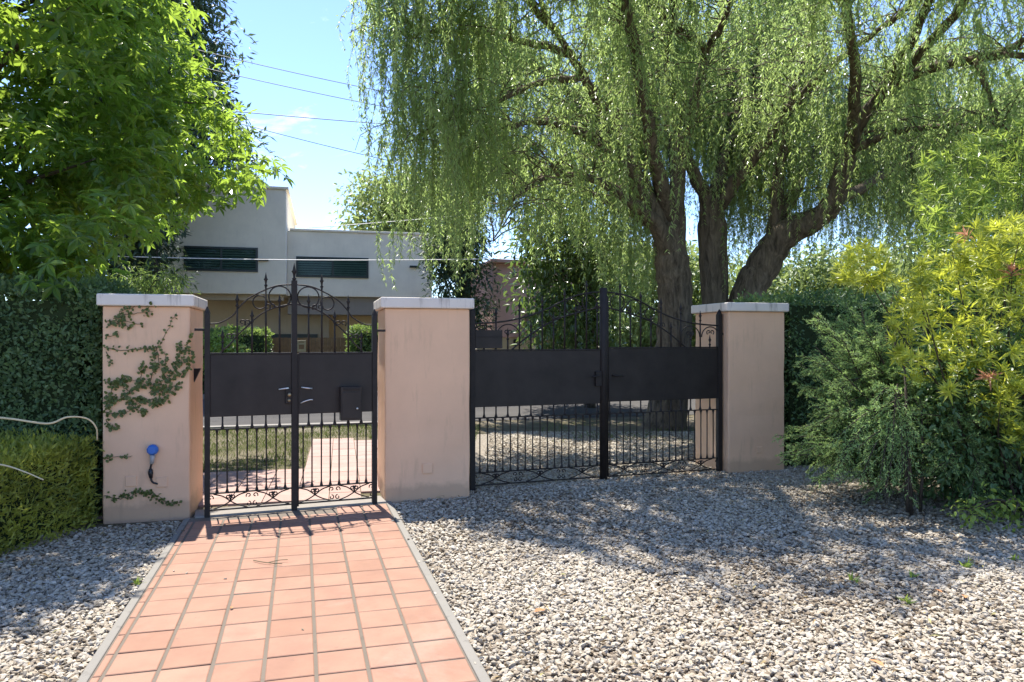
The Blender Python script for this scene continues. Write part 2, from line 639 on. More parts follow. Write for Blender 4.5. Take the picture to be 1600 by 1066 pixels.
tb = MB()
for i in range(-1, 8):
    for j in range(-22, 17):
        x0, x1 = i * TW, (i + 1) * TW
        if i == -1: x0, x1 = -.05, 0
        if i == 7: x0, x1 = W, W + .0
        if x1 - x0 < .01: continue
        gx, gy = .0085, .0062
        y0, y1 = j * TL, (j + 1) * TL
        c = [(x0 + gx, y0 + gy), (x1 - gx, y0 + gy), (x1 - gx, y1 - gy), (x0 + gx, y1 - gy)]
        wc = PO + pacr * (x0 + x1) / 2 + pdir * (y0 + y1) / 2
        if gate_side(wc) > -.16: continue
        h = .0265 + rng.normal(0, .0007)
        tl = rng.normal(0, .0010, 4)
        b = .004
        n4 = [(p[0], p[1], 0.012) for p in c] + [(p[0], p[1], h - .003 + t) for p, t in zip(c, tl)]
        ci = [(c[0][0] + b, c[0][1] + b), (c[1][0] - b, c[1][1] + b), (c[2][0] - b, c[2][1] - b), (c[3][0] + b, c[3][1] - b)]
        n4 += [(p[0], p[1], h + t) for p, t in zip(ci, tl)]
        fs = [[0, 1, 5, 4], [1, 2, 6, 5], [2, 3, 7, 6], [3, 0, 4, 7], [4, 5, 9, 8], [5, 6, 10, 9], [6, 7, 11, 10], [7, 4, 8, 11], [8, 9, 10, 11]]
        tb.add(n4, np.array(fs), np.array([np.clip(rng.normal(.5, .17), 0, 1), rng.random(), rng.random()]))
o = tb.build('path', M['tile'], loc=(PO[0], PO[1], 0), rz=PA)
tag(o, 'terracotta tiled garden path leading to the pedestrian gate', 'path', kind='structure')
gb = MB()
NEAR = -22 * TL
FARL, FARR = 3.10, 3.28
gb.prism([(-.05, NEAR), (W, NEAR), (W, FARR), (-.05, FARL)], .0, .0215)
tag(gb.build('path_grout', M['grout'], loc=(PO[0], PO[1], 0), rz=PA), 'grey mortar joints between the terracotta tiles', 'path', kind='structure')
eb = MB()
eb.prism([(-.098, NEAR), (-.052, NEAR), (-.052, FARL - .02), (-.098, FARL - .04)], 0, .026)
eb.prism([(W + .002, NEAR), (W + .052, NEAR), (W + .052, FARR + .05), (W + .002, FARR + .02)], 0, .026)
tag(eb.build('path_edging', M['edging'], loc=(PO[0], PO[1], 0), rz=PA, bevel=.006), 'grey cement edging on both sides of the tiled path', 'kerb', kind='structure')

# threshold under the pedestrian gate, landing and pale path beyond
th = MB()
th.prism([tuple(GA0 + gd * x + np.array([-gd[1], gd[0]]) * d) for x, d in ((-.1, -.02), (1.52, -.02), (1.52, .26), (-.1, .26))], 0, .036)
tag(th.build('threshold', M['concrete'], bevel=.008), 'grey cement threshold strip below the pedestrian gate', 'threshold', kind='structure')
lp = MB()
OA = R(12.9)
od = np.array([-math.sin(OA), math.cos(OA)]); oa = np.array([math.cos(OA), math.sin(OA)])
LO = G(476, 735)[:2]
S = .30
for i in range(-10, 6):
    for j in range(-9, 12):
        p0 = LO + oa * (i * S) + od * (j * S)
        cen = p0 + (oa + od) * S / 2
        if gate_side(cen) < .42 or cen[1] > 11.3 or i < (-7 if j < 0 else 0) or i > 4: continue
        if j >= 0 and i < 0: continue
        q = [p0 + oa * .004 + od * .004, p0 + oa * (S - .004) + od * .004, p0 + oa * (S - .004) + od * (S - .004), p0 + oa * .004 + od * (S - .004)]
        lp.prism([tuple(k) for k in q], .0, .02 + rng.normal(0, .0008), np.array([rng.random(), 0, 0]))
tag(lp.build('outer_path', M['palepaver']), 'pale pink paved path from the gate out to the street', 'path', kind='structure')

# ------------------------------------------------------------------ pillars
PY = R(15.)


def pillar(front_corner, right_side, width, depth, height, label, plates):
    """front_corner = front corner on the gate side; body runs right (+1) or left (-1) from it"""
    a = np.array([math.cos(PY), math.sin(PY)]); b = np.array([-math.sin(PY), math.cos(PY)])
    c0 = np.array(front_corner) if right_side > 0 else np.array(front_corner) - a * width
    root = empty('gate_pillar', (c0[0], c0[1], 0), PY)
    tag(root, label, 'pillar', 'peach gate pillars with pale caps')
    hb = height - .112
    col = MB()
    # slightly uneven rendered faces: subdivided sides
    nz = 8
    zs = np.linspace(-.05, hb, nz + 1)
    ring = [(0, 0), (width, 0), (width, depth), (0, depth)]
    v = []
    for z in zs:
        for x, y in ring:
            v.append((x + rng.normal(0, .0025), y + rng.normal(0, .0025), z))
    f = [[k * 4 + i, k * 4 + (i + 1) % 4, (k + 1) * 4 + (i + 1) % 4, (k + 1) * 4 + i] for k in range(nz) for i in range(4)]
    f.append([nz * 4 + i for i in range(4)])
    col.add(v, np.array(f))
    col.build('column', M['peach'], root, bevel=.014)
    cp = MB()
    ov = .038
    cp.prism([(-ov, -ov), (width + ov, -ov), (width + ov, depth + ov), (-ov, depth + ov)], hb + .001, hb + .1)
    o = cp.build('cap', M['cap'], root, bevel=.012)
    c2 = MB()
    e = ov - .012
    v = [(-e, -e, hb + .1005), (width + e, -e, hb + .1005), (width + e, depth + e, hb + .1005), (-e, depth + e, hb + .1005), (width / 2, depth / 2, height + .012)]
    c2.add(v, np.array([[0, 1, 4], [1, 2, 4], [2, 3, 4], [3, 0, 4]]))
    c2.build('cap_top', M['cap'], o)
    A = np.array([c0[0], c0[1]])
    for px, py, sz in plates:
        p = on_plane(px, py, A, PY)
        lx = (p[0] - c0[0]) * a[0] + (p[1] - c0[1]) * a[1]
        pm = MB().box((lx, -.004, p[2]), (sz, .014, sz))
        fr = pm.build('cover_plate', M['peach'], root, bevel=.004)
        rim = MB()
        s2 = sz / 2 + .003
        for dx, dz, w_, h_ in ((0, s2, sz + .012, .006), (0, -s2, sz + .012, .006), (s2, 0, .006, sz), (-s2, 0, .006, sz)):
            rim.box((lx + dx, -.0015, p[2] + dz), (w_, .005, h_))
        rim.build('rim', M['peach'], fr)
    return root, c0, a, b


LP = pillar((-2.71, 6.30), -1, .665, .78, 1.90, 'peach pillar left of the pedestrian gate with ivy creeping over it', [(205, 752, .085), (253, 753, .085)])
MP = pillar((-1.172, 6.89), 1, .80, .76, 1.915, 'peach pillar between the small gate and the driveway gate, no plants on it', [(668, 732, .09)])
RP = pillar((2.43, 8.40), 1, .72, .76, 1.945, 'peach pillar right of the driveway gate beside the dark hedge', [(1186, 703, .07)])

# ------------------------------------------------------------------ gates
FIN = [(0, .006), (.004, .014), (.016, .016), (.022, .008), (.04, .009), (.055, .012), (.068, .021), (.078, .013), (.1, .008), (.135, .001)]


def finial(x, z, k=1., y=0., flat=.7):
    m = MB()
    m.tube([(x, y, z + h * k) for h, r in FIN], [r * k for h, r in FIN], 8, flat=1)
    return m


def spiral(c, r0, r1, a0, a1, n=18, y=0.):
    t = np.linspace(0, 1, n)
    r = r0 + (r1 - r0) * t
    a = a0 + (a1 - a0) * t
    return np.stack([c[0] + r * np.cos(a), np.full(n, y), c[1] + r * np.sin(a)], 1)


def make_leaf(name, label, cat, group, origin, ang, L, s, cfg):
    root = empty(name, (origin[0], origin[1], 0), ang)
    tag(root, label, cat, group)
    I = M['iron']

    def X(u): return s * u
    hw, ht = cfg['hinge']
    hp = MB().box((0, 0, (ht + .0) / 2 + .005), (hw, hw, ht)).build('hinge_post', I, root, bevel=.004)
    MB().tube([(0, 0, ht), (0, 0, ht + .02), (0, 0, ht + .06)], [hw * .62, hw * .5, .004], 8).build('finial', I, hp, smooth=False)
    mw, mz0, mt = cfg['meet']
    if cfg['round']:
        mp_ = MB().tube([(X(L), 0, mz0), (X(L), 0, mt - .01), (X(L), 0, mt)], [mw, mw, mw * .7], 16).build('meeting_post', I, root, smooth=True)
    else:
        mp_ = MB().box((X(L), -.002, (mz0 + mt) / 2), (mw, mw, mt - mz0)).build('meeting_post', I, root, bevel=.004)
    if cfg['meet_fin']:
        finial(X(L), mt, cfg['meet_fin']).build('finial', I, mp_, smooth=True)
    i0, i1 = hw / 2, L - mw * (1.0 if cfg['round'] else .5)
    pz0, pz1 = cfg['panel']
    MB().span((X(i0), -.012, pz0), (X(i1), .012, pz1)).build('panel', M['panel'], root, bevel=.003)
    for zt in (pz1 + .009,):
        MB().span((X(i0), -.017, zt - .008), (X(i1), .017, zt + .007)).build('rail', I, root, bevel=.002)
    for zt in (cfg['rail1'], cfg['rail2'], cfg['rail3']):
        MB().span((X(i0), -.011, zt - .006), (X(i1), .011, zt + .006)).build('rail', I, root, bevel=.002)
    r = cfg['r']
    for u, zt in cfg['spears']:
        k = .92
        sb = MB().tube([(X(u), 0, pz1), (X(u), 0, zt - .125)], [r * 1.15, r * 1.1], 8).build('spear_bar', I, root, smooth=True)
        finial(X(u), zt - .13, k).build('finial', I, sb, smooth=True)
    for u in cfg['shorts']:
        z0, z1 = cfg['rail1'], pz0
        MB().tube([(X(u), 0, z) for z in (z1 + .002, z0 + .05, z0 + .032, z0 + .012, z0)], [r, r, r * 1.2, r * 2., r * 2.1], 8).build('short_bar', I, root, smooth=True)
    for u in cfg['bars']:
        z0, z1 = cfg['rail2'], cfg['rail1']
        MB().tube([(X(u), 0, z) for z in (z1, z1 - .012, z1 - .035, z1 - .06, z0 + .06, z0 + .035, z0 + .01, z0)], [r * 1.9, r * 1.8, r * 1.1, r * .85, r * .85, r * 1.1, r * 1.9, r * 2.], 8).build('baluster', I, root, smooth=True)
    for pts in cfg['arcs']:
        sp = spline(pts, 8)
        MB().tube([(X(u), 0, z) for u, z in sp], cfg['arc_r'], 8).build('arch_bar', I, root, smooth=True)
    for c, rad, a0, a1 in cfg['rings']:
        p = spiral((X(c[0]), c[1]), rad, rad, a0, a1, 26)
        MB().tube(p, r * .8, 6).build('scroll', I, root, smooth=True)
    for c, sg in cfg['curls']:      # C scrolls sitting on the inner arch
        p1 = spiral((X(c[0] - .022), c[1]), .028, .008, R(-60) if sg > 0 else R(240), R(300) if sg > 0 else R(-120))
        p2 = spiral((X(c[0] + .022), c[1]), .028, .008, R(240), R(-120))
        for p_ in (p1, p2): MB().tube(p_, r * .7, 6).build('scroll', I, root, smooth=True)
    # lattice of hearts and crosses at the foot
    zb, zt = cfg['rail3'] + .006, cfg['rail2'] - .006
    hh = zt - zb
    for uc, hw2 in cfg['cross']:
        m = MB()
        for sg in (1, -1):
            sp = spline([(uc - sg * hw2, zb), (uc - sg * hw2 * .45, zb + hh * .2), (uc, zb + hh * .47), (uc + sg * hw2 * .45, zb + hh * .82), (uc + sg * hw2, zt)], 5)
            m.tube([(X(u), .004 * sg, z) for u, z in sp], r * .75, 6)
        m.build('cross_bar', I, root, smooth=True)
        m = MB()
        for sg in (1, -1):
            c = (X(uc + sg * .020), zt - .026)
            p = spiral(c, .006, .020, R(180 if sg * s > 0 else 0) + 0, R(180 if sg * s > 0 else 0) - sg * s * R(420), 22, -.004)
            q = np.vstack([p, [(X(uc), -.004, zb + hh * .45)]])
            m.tube(q, r * .65, 6)
        m.build('heart_scroll', I, root, smooth=True)
    for uc in cfg['pairs']:
        for sg in (1, -1):
            u1 = uc + sg * .027
            if u1 < .02 or u1 > L - .03: continue
            c1, c2 = (X(u1), zt - .030), (X(u1), zb + .026)
            d = sg * s
            p1 = spiral(c1, .007, .022, R(90) + d * R(200), R(90) - d * R(120) if d > 0 else R(90) + R(120), 20, .003)
            p2 = spiral(c2, .022, .008, R(90) if d > 0 else R(90), R(90) + d * R(330), 20, .003)
            for p_ in (p1, p2): MB().tube(p_, r * .65, 6).build('scroll', I, root, smooth=True)
    for z in cfg['hinges']:
        e = cfg['hinge_len']
        MB().span((X(-e), -.012, z - .011), (X(-hw * .3), .012, z + .011)).build('hinge', I, root, bevel=.003)
    return root


gL = GL
ped = dict(hinge=(.045, 1.73), round=False, panel=(.86, 1.385), rail1=.755, rail2=.215, rail3=.075, r=.0075, arc_r=.0065,
           spears=[(.17 * gL, 1.61), (.335 * gL, 1.92), (.505 * gL, 1.785), (.665 * gL, 2.10), (.826 * gL, 1.92)],
           shorts=[f * gL for f in (.17, .335, .505, .665, .826)],
           bars=[f * gL for f in (.108, .222, .335, .45, .56, .67, .785, .892)],
           arcs=[[(.02, 1.645), (.10, 1.655), (.2, 1.715), (.25, 1.785), (.33, 1.865), (.44, 1.93), (.56, 1.98), (.69, 1.995)],
                 [(.10, 1.40), (.18, 1.475), (.24, 1.55), (.32, 1.63), (.42, 1.725), (.52, 1.78), (.6, 1.805), (.69, 1.825)]],
           rings=[((.585, 1.885), .092, 0, R(360)), ((.42, 1.835), .058, 0, R(360))],
           curls=[((.30, 1.66), 1), ((.505, 1.80), 1), ((.19, 1.54), 1)],
           cross=[(.26 * gL, .135), (.75 * gL, .135)], pairs=[0., .505 * gL, gL], hinges=[1.595], hinge_len=.10)
cl = dict(ped, meet=(.048, .015, 2.03), meet_fin=1.15)
cr = dict(ped, meet=(.022, .05, 1.39), meet_fin=0)
pl = make_leaf('pedestrian_gate_leaf', 'left leaf of the small iron gate with the lock and tall centre post', 'gate', 'leaves of the wrought iron gates', GA0, GANG, gL, 1, cl)
GB0 = GA0 + gd * 2 * gL
pr = make_leaf('pedestrian_gate_leaf', 'right leaf of the small iron gate with a letter box', 'gate', 'leaves of the wrought iron gates', GB0, GANG, gL - .028, -1, cr)

# lock, handles and letter box on the small gate
u0 = .655
lk = MB().box((u0, -.024, 1.02), (.05, .03, .13)).build('lock', M['iron'], pl, bevel=.005)
MB().tube([(u0 + .004, -.035, 1.035), (u0 + .004, -.05, 1.035), (u0 + .004, -.06, 1.035), (u0 + .004, -.068, 1.035)], [.008, .008, .018, .012], 12).build('knob', M['brass'], lk, smooth=True)
MB().tube([(u0 + .004, -.038, .985), (u0 + .004, -.047, .985)], [.014, .012], 12).build('key_cylinder', M['brass'], lk, smooth=True)
MB().tube([(u0 - .005, -.03, 1.093), (u0 - .005, -.055, 1.093), (u0 - .03, -.06, 1.09), (u0 - .085, -.06, 1.083)], [.006, .006, .007, .006], 8).build('handle', M['steel'], pl, smooth=True)
MB().tube([(-.645, -.015, 1.095), (-.645, -.05, 1.095), (-.61, -.055, 1.09), (-.555, -.055, 1.083)], [.006, .006, .007, .006], 8).build('handle', M['steel'], pr, smooth=True)
MB().tube(spline([(-.655, -.03, .955), (-.625, -.05, .972), (-.58, -.05, .985), (-.552, -.045, .985)], 5), .006, 8).build('pull_handle', M['steel'], pr, smooth=True)
lb = MB().box((-.225, -.055, .945), (.185, .085, .30)).build('letter_box', M['panel'], pr, bevel=.006)
MB().box((-.225, -.101, .93), (.165, .006, .235)).build('door', M['panel'], lb, bevel=.002)
MB().tube([(-.175, -.103, .90), (-.175, -.112, .90), (-.175, -.118, .90)], [.008, .011, .007], 10).build('knob', M['steel'], lb, smooth=True)
MB().box((-.225, -.099, 1.074), (.14, .006, .022)).build('slot_flap', M['iron'], lb, bevel=.002)

# driveway gate
BA0 = np.array([-.40, 7.50]); BANG = R(20.); BL = 1.465
bd = np.array([math.cos(BANG), math.sin(BANG)])
du = .0864 * BL
tips = [1.58, 1.85, 1.64, 1.93, 1.72, 1.985, 1.80, 2.055, 1.90, 2.155, 1.94]
big = dict(hinge=(.055, 1.80), round=True, panel=(.835, 1.40), rail1=.725, rail2=.175, rail3=.05, r=.0078, arc_r=.0085,
           spears=[(du * (k + 1), t) for k, t in enumerate(tips)], shorts=[du * (k + 1) for k in range(11)],
           bars=[.0557 * BL * (k + 1) for k in range(17)],
           arcs=[[(.02, 1.675), (.2, 1.685), (.38, 1.705), (.6, 1.755), (.78, 1.82), (.95, 1.90), (1.1, 1.965), (1.25, 2.005), (1.43, 2.025)],
                 [(.42, 1.41), (.55, 1.51), (.68, 1.60), (.85, 1.695), (1.0, 1.755), (1.2, 1.81), (1.43, 1.86)]],
           rings=[((.385, 1.545), .125, R(0), R(180)), ((.12, 1.545), .115, 0, R(180)), ((1.10, 1.865), .082, 0, R(360)), ((.9, 1.80), .062, 0, R(360)), ((1.3, 1.915), .085, 0, R(360))],
           curls=[((.385, 1.59), 1), ((.12, 1.6), 1), ((.76, 1.68), 1), ((1.2, 1.85), 1)],
           cross=[(.17 * BL, .15), (.5 * BL, .15), (.83 * BL, .15)], pairs=[0., .335 * BL, .665 * BL, BL], hinges=[1.58], hinge_len=.10)
bl = make_leaf('driveway_gate_leaf', 'left leaf of the wide driveway gate carrying an extra raised sheet by its hinge', 'gate', 'leaves of the wrought iron gates', BA0, BANG, BL, 1, dict(big, meet=(.042, .02, 2.07), meet_fin=0))
BB0 = BA0 + bd * 2 * BL
br = make_leaf('driveway_gate_leaf', 'right leaf of the wide driveway gate hung on the hedge side pillar', 'gate', 'leaves of the wrought iron gates', BB0, BANG, BL - .045, -1,
               dict(big, panel=(.85, 1.42), meet=(.016, .05, 1.98), meet_fin=0, spears=[(u, t) for u, t in big['spears'] if u < BL - .1], hinge=(.055, 1.80)))
MB().span((.03, -.02, 1.425), (.315, -.004, 1.61)).build('raised_sheet', M['panel'], bl, bevel=.003)
MB().span((.03, -.024, 1.535), (.315, -.0205, 1.55)).build('sheet_rail', M['iron'], bl)
lk = MB().box((BL - .075, -.03, 1.10), (.07, .035, .16)).build('lock', M['iron'], bl, bevel=.005)
MB().tube([(BL - .08, -.04, 1.13), (BL - .08, -.075, 1.13), (BL - .12, -.08, 1.13), (BL - .17, -.08, 1.125)], .008, 8).build('handle', M['iron'], bl, smooth=True)
MB().tube([(-BL + .1, -.02, 1.13), (-BL + .1, -.07, 1.13), (-BL + .14, -.075, 1.13), (-BL + .2, -.075, 1.125)], .008, 8).build('handle', M['iron'], br, smooth=True)

# gate stop bracket on the left pillar, blue socket on its cable
def lp_local(px, py):
    p = on_plane(px, py, LP[1], PY)
    return np.array([p[0], p[1], p[2]])


nrm = np.array([math.sin(PY), -math.cos(PY), 0])     # out of the front faces
acr = np.array([math.cos(PY), math.sin(PY), 0])
sd = np.array([-2.71, 6.30, 0]) + np.array([-math.sin(PY), math.cos(PY), 0]) * .22
br_ = MB()
q0 = sd + np.array([0, 0, 1.26])
v = [q0, q0 + acr * .055, q0 + np.array([0, 0, -.12])]
v2 = [p + np.array([-math.sin(PY), math.cos(PY), 0]) * .05 for p in v]
br_.add(np.array(v + v2), [(0, 1, 2), (5, 4, 3), (0, 3, 4, 1), (1, 4, 5, 2), (2, 5, 3, 0)])
tag(br_.build('gate_stop', M['iron'], bevel=.002), 'small black wedge bracket on the inner side of the ivy covered pillar', 'bracket')

sk = lp_local(240, 702) + nrm * .035
root = empty('outdoor_socket', sk)
tag(root, 'blue round socket cap hanging on a dark cable low on the ivy pillar', 'socket')
n_ = nrm
MB().tube([n_ * -.03, n_ * -.005, n_ * .02, n_ * .034], [.036, .046, .044, .030], 10).build('cap', M['blue'], root, smooth=False)
MB().tube([(0, 0, -.045), (-.004, 0, -.08), (-.008, 0, -.115)], [.022, .017, .017], 10).build('sleeve', M['greyplastic'], root, smooth=True)
q1 = lp_local(236, 738) + nrm * .02 - sk
q2 = lp_local(238, 752) + nrm * .012 - sk
q3 = lp_local(247, 756) + nrm * .010 - sk
MB().tube(spline([(-.008, 0, -.11), (-.018, 0, -.15), q1, q2, q3], 6), .008, 8).build('cable', M['black'], root, smooth=True)
MB().tube([q1 + np.array([0, 0, .03]), q1, q1 + np.array([.004, 0, -.045])], [.014, .02, .013], 8).build('connector', M['black'], root, smooth=True)

# ------------------------------------------------------------------ ivy on the pillar
def z2(zx, zy): return (zx / 2.318, 420 + zy / 2.318)


def ivy(label, stems, sz=.03, dens=70):
    st, lf = MB(), MB()
    base = None
    for stem in stems:
        w_ = 1.
        pts = []
        for zx, zy in stem:
            px, py = z2(zx, zy)
            pts.append(lp_local(px, py) + nrm * .008)
        sp = spline(pts, 6)
        if base is None: base = sp[0]
        sp[1:-1] += rng.normal(0, .004, (len(sp) - 2, 3)) * [1, .2, 1]
        st.tube(sp, np.linspace(.0035, .0015, len(sp)), 5)
        ln = np.linalg.norm(np.diff(sp, axis=0), axis=1).sum()
        n = max(4, int(ln * dens))
        t = np.sort(rng.random(n)) * (len(sp) - 1)
        i = np.minimum(t.astype(int), len(sp) - 2)
        p = sp[i] + (sp[i + 1] - sp[i]) * (t - i)[:, None]
        d = unit(sp[i + 1] - sp[i])
        side = np.cross(d, nrm) * np.where(np.arange(n) % 2, 1, -1)[:, None]
        dr = unit(side + d * .5 + rng.normal(0, .35, (n, 3)))
        nn = unit(nrm + rng.normal(0, .4, (n, 3)) + np.array([0, 0, .3]))
        L_ = sz * rng.uniform(.6, 1.2, n)
        p = p + acr * rng.normal(0, .010, n)[:, None] + UP * rng.normal(0, .010, n)[:, None]
        leaves(lf, OVAL, p + nrm * rng.uniform(.004, .03, n)[:, None], dr, nn, L_, L_ * .85, tints(n))
    root = empty('climbing_ivy', (base[0], base[1], base[2]))
    tag(root, label, 'ivy', 'ivy sprays on the left pillar')
    inv = -np.array(base)
    for m in (st, lf): m.v = [a + inv for a in m.v]
    st.build('stem', M['twig'], root)
    lf.build('foliage', M['ivy'], root)


ivy('short ivy spray just under the cap of the left pillar', [[(385, 215), (430, 172), (460, 142), (520, 135), (560, 130)], [(430, 175), (500, 160), (555, 156)], [(400, 200), (450, 190), (520, 205)], [(390, 190), (440, 205), (480, 215)], [(385, 245), (430, 240)]], .03, 75)
ivy('thin ivy shoot running sideways then up the left pillar', [[(378, 285), (450, 295), (520, 290), (570, 286), (600, 235), (640, 160)], [(385, 300), (405, 345)], [(570, 286), (575, 340), (560, 380)]], .026, 75)
big_st = [[(378, 500), (440, 470), (500, 430), (560, 420), (620, 380), (670, 310), (692, 225)], [(500, 430), (515, 380), (520, 340)], [(540, 420), (560, 360), (560, 310)], [(590, 395), (600, 350), (598, 300)],
          [(630, 365), (650, 300), (655, 260)], [(480, 470), (560, 475), (610, 470)], [(540, 450), (600, 432), (660, 420)], [(600, 415), (650, 385), (690, 360)], [(460, 480), (500, 510), (535, 520)], [(500, 470), (560, 490), (590, 480)],
          [(378, 520), (420, 525), (470, 515), (520, 470)], [(385, 410), (430, 415), (500, 400)], [(400, 480), (410, 430), (440, 400)], [(560, 430), (600, 450), (640, 440)], [(470, 445), (450, 430), (460, 390)], [(640, 350), (690, 330), (705, 300)],
          [(378, 470), (400, 465), (420, 470)], [(385, 545), (400, 570), (432, 578)]]
ivy('broad fan of ivy spreading across the middle of the left pillar', big_st, .030, 150)
ivy('single short ivy tendril below the fan on the left pillar', [[(378, 690), (410, 682), (480, 677)]], .026, 90)
ivy('trailing ivy strip along the foot of the left pillar', [[(378, 822), (450, 832), (520, 805), (580, 838), (660, 848)], [(420, 835), (460, 815), (520, 800)], [(520, 810), (560, 815), (600, 845)]], .026, 100)


# ------------------------------------------------------------------ hedges
def hedge(label, cat, name, quad, z0, z1, nleaf, tpl, size, aspect, mat, group, lump=.07, inset=.13, drop=None, zfun=None, up=.4):
    """quad: plan corners (counter-clockwise); leaves over sides and top, dark twiggy inside"""
    quad = np.array(quad, float)
    cen = quad.mean(0)
    root = empty(name, (cen[0], cen[1], z0))
    tag(root, label, cat, group)
    n = len(quad)
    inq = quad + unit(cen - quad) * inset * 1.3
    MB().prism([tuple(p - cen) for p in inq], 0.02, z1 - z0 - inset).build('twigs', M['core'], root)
    areas, segs = [], []
    for i in range(n):
        a, b = quad[i], quad[(i + 1) % n]
        areas.append(np.linalg.norm(b - a) * (z1 - z0))
        segs.append((a, b))
    top = .5 * abs(np.cross(quad[2] - quad[0], quad[3] - quad[1]))
    areas.append(top)
    areas = np.array(areas) / sum(areas)
    lf = MB()
    ph = rng.uniform(0, 6, 6)
    for k, ar in enumerate(areas):
        m = int(nleaf * ar)
        if m < 3: continue
        if k < n:
            a, b = segs[k]
            t = rng.random(m)
            z = z0 + (z1 - z0) * rng.random(m)
            e = unit(b - a)
            nn = np.array([e[1], -e[0], 0.])
            p = np.concatenate([a + (b - a) * t[:, None], z[:, None]], 1)
        else:
            t, s_ = rng.random(m), rng.random(m)
            xy = (quad[0] * (1 - t)[:, None] + quad[1] * t[:, None]) * (1 - s_)[:, None] + (quad[3] * (1 - t)[:, None] + quad[2] * t[:, None]) * s_[:, None]
            nn = np.array([0, 0, 1.])
            p = np.concatenate([xy, np.full((m, 1), z1)], 1)
        d = lump * (np.sin(p[:, 0] * 5.1 + ph[0] + p[:, 2] * 3) * .5 + np.sin(p[:, 2] * 7.3 + ph[1] + p[:, 1] * 4) * .4 + np.sin(p[:, 1] * 9.7 + ph[2]) * .3)
        cl_ = .5 + .5 * np.sin(p[:, 0] * 11 + ph[3]) * np.sin(p[:, 2] * 13 + ph[4] + p[:, 1] * 5)
        dep = -np.abs(rng.normal(0, .055, m)) + rng.random(m) ** 6 * .10
        p = p + nn * (d + dep)[:, None]
        # round the shoulders
        sh = np.clip((p[:, 2] - (z1 - .14)) / .14, 0, 1.3) if k < n else np.zeros(m)
        p = p - nn * (sh ** 2 * .06)[:, None]
        dr = unit(nn * .7 + rnd(m) + np.array([0, 0, up]))
        no = unit(nn + rnd(m) * .8 + np.array([0, 0, .5]))
        L_ = size * rng.uniform(.65, 1.3, m)
        leaves(lf, tpl, p - np.array([cen[0], cen[1], z0]), dr, no, L_, L_ * aspect, tints(m, cl_, .5))
    lf.build('foliage', mat, root)
    return root


hd = np.array([math.cos(PY), math.sin(PY)]); hn = np.array([-math.sin(PY), math.cos(PY)])
PYH = R(5.)
hd = np.array([math.cos(PYH), math.sin(PYH)]); hn = np.array([-math.sin(PYH), math.cos(PYH)])
h0 = np.array([-3.50, 6.30])
hedge('tall dark clipped hedge beside the ivy covered pillar', 'hedge', 'tall_hedge', [h0 - hd * 3.4, h0, h0 + hn * .9, h0 - hd * 3.4 + hn * .9], 0, 1.97, 62000, OVAL, .044, .5, M['hedgeL'], 'clipped hedges along the boundary')
hedge('low yellow green hedge bordering the gravel on the left', 'hedge', 'low_hedge', [(-5.6, 3.6), (-3.62, 3.6), (-3.40, 6.12), (-5.6, 5.95)], 0, .70, 46000, SLIM, .05, .30, M['lowhedge'], 'clipped hedges along the boundary', .06, .14, up=.7)
hd = np.array([math.cos(PY), math.sin(PY)]); hn = np.array([-math.sin(PY), math.cos(PY)])
r0 = np.array([3.12, 8.75])
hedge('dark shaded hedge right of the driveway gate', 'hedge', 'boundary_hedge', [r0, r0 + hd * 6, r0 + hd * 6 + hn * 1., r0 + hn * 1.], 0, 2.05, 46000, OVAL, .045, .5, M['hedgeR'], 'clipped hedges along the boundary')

# dry vine stems over the low hedge
def stem(label, pts, r, mat):
    sp = spline(pts, 8)
    o_ = sp[0].copy()
    ob = MB().tube(sp - o_, np.linspace(r, r * .6, len(sp)), 6).build('dry_stem', mat, smooth=True, loc=o_)
    tag(ob, label, 'stem', 'dry vine stems on the left hedges')


stem('long pale dry stem arching in front of the tall hedge', [P(-30, 650, 5.5), P(20, 655, 5.55), P(75, 662, 5.6), P(105, 652, 5.65), P(135, 654, 5.75), P(150, 668, 5.8), P(152, 688, 5.85)], .009, M['dry'])
stem('short pale dry stem sticking out of the low hedge', [P(-20, 724, 4.95), P(10, 728, 4.95), P(40, 738, 4.95), P(68, 750, 4.95)], .007, M['dry'])


# ------------------------------------------------------------------ crowns and trees
def crown_from(mb, centers, rad, per, tpl, size, aspect, droop=.4, flat=.75, upn=1., out=.6, mixc_=.6):
    n = len(centers) * per
    idx = np.repeat(np.arange(len(centers)), per)
    off = rng.normal(size=(n, 3)) * np.array([1, 1, flat])
    ln = np.linalg.norm(off, axis=1, keepdims=True)
    off = off / ln * np.minimum(ln, 1.9) * .55
    rr = np.broadcast_to(np.asarray(rad, float), (len(centers),))[idx][:, None]
    pos = centers[idx] + off * rr
    od_ = unit(off)
    dr = unit(od_ * out + rnd(n) * .6 + np.array([0, 0, -droop]))
    no = unit(UP * upn + od_ * .5 + rnd(n) * .65)
    L_ = size * rng.uniform(.65, 1.25, n)
    ct = rng.random(len(centers))[idx]
    leaves(mb, tpl, pos, dr, no, L_, L_ * aspect, tints(n, ct, mixc_))


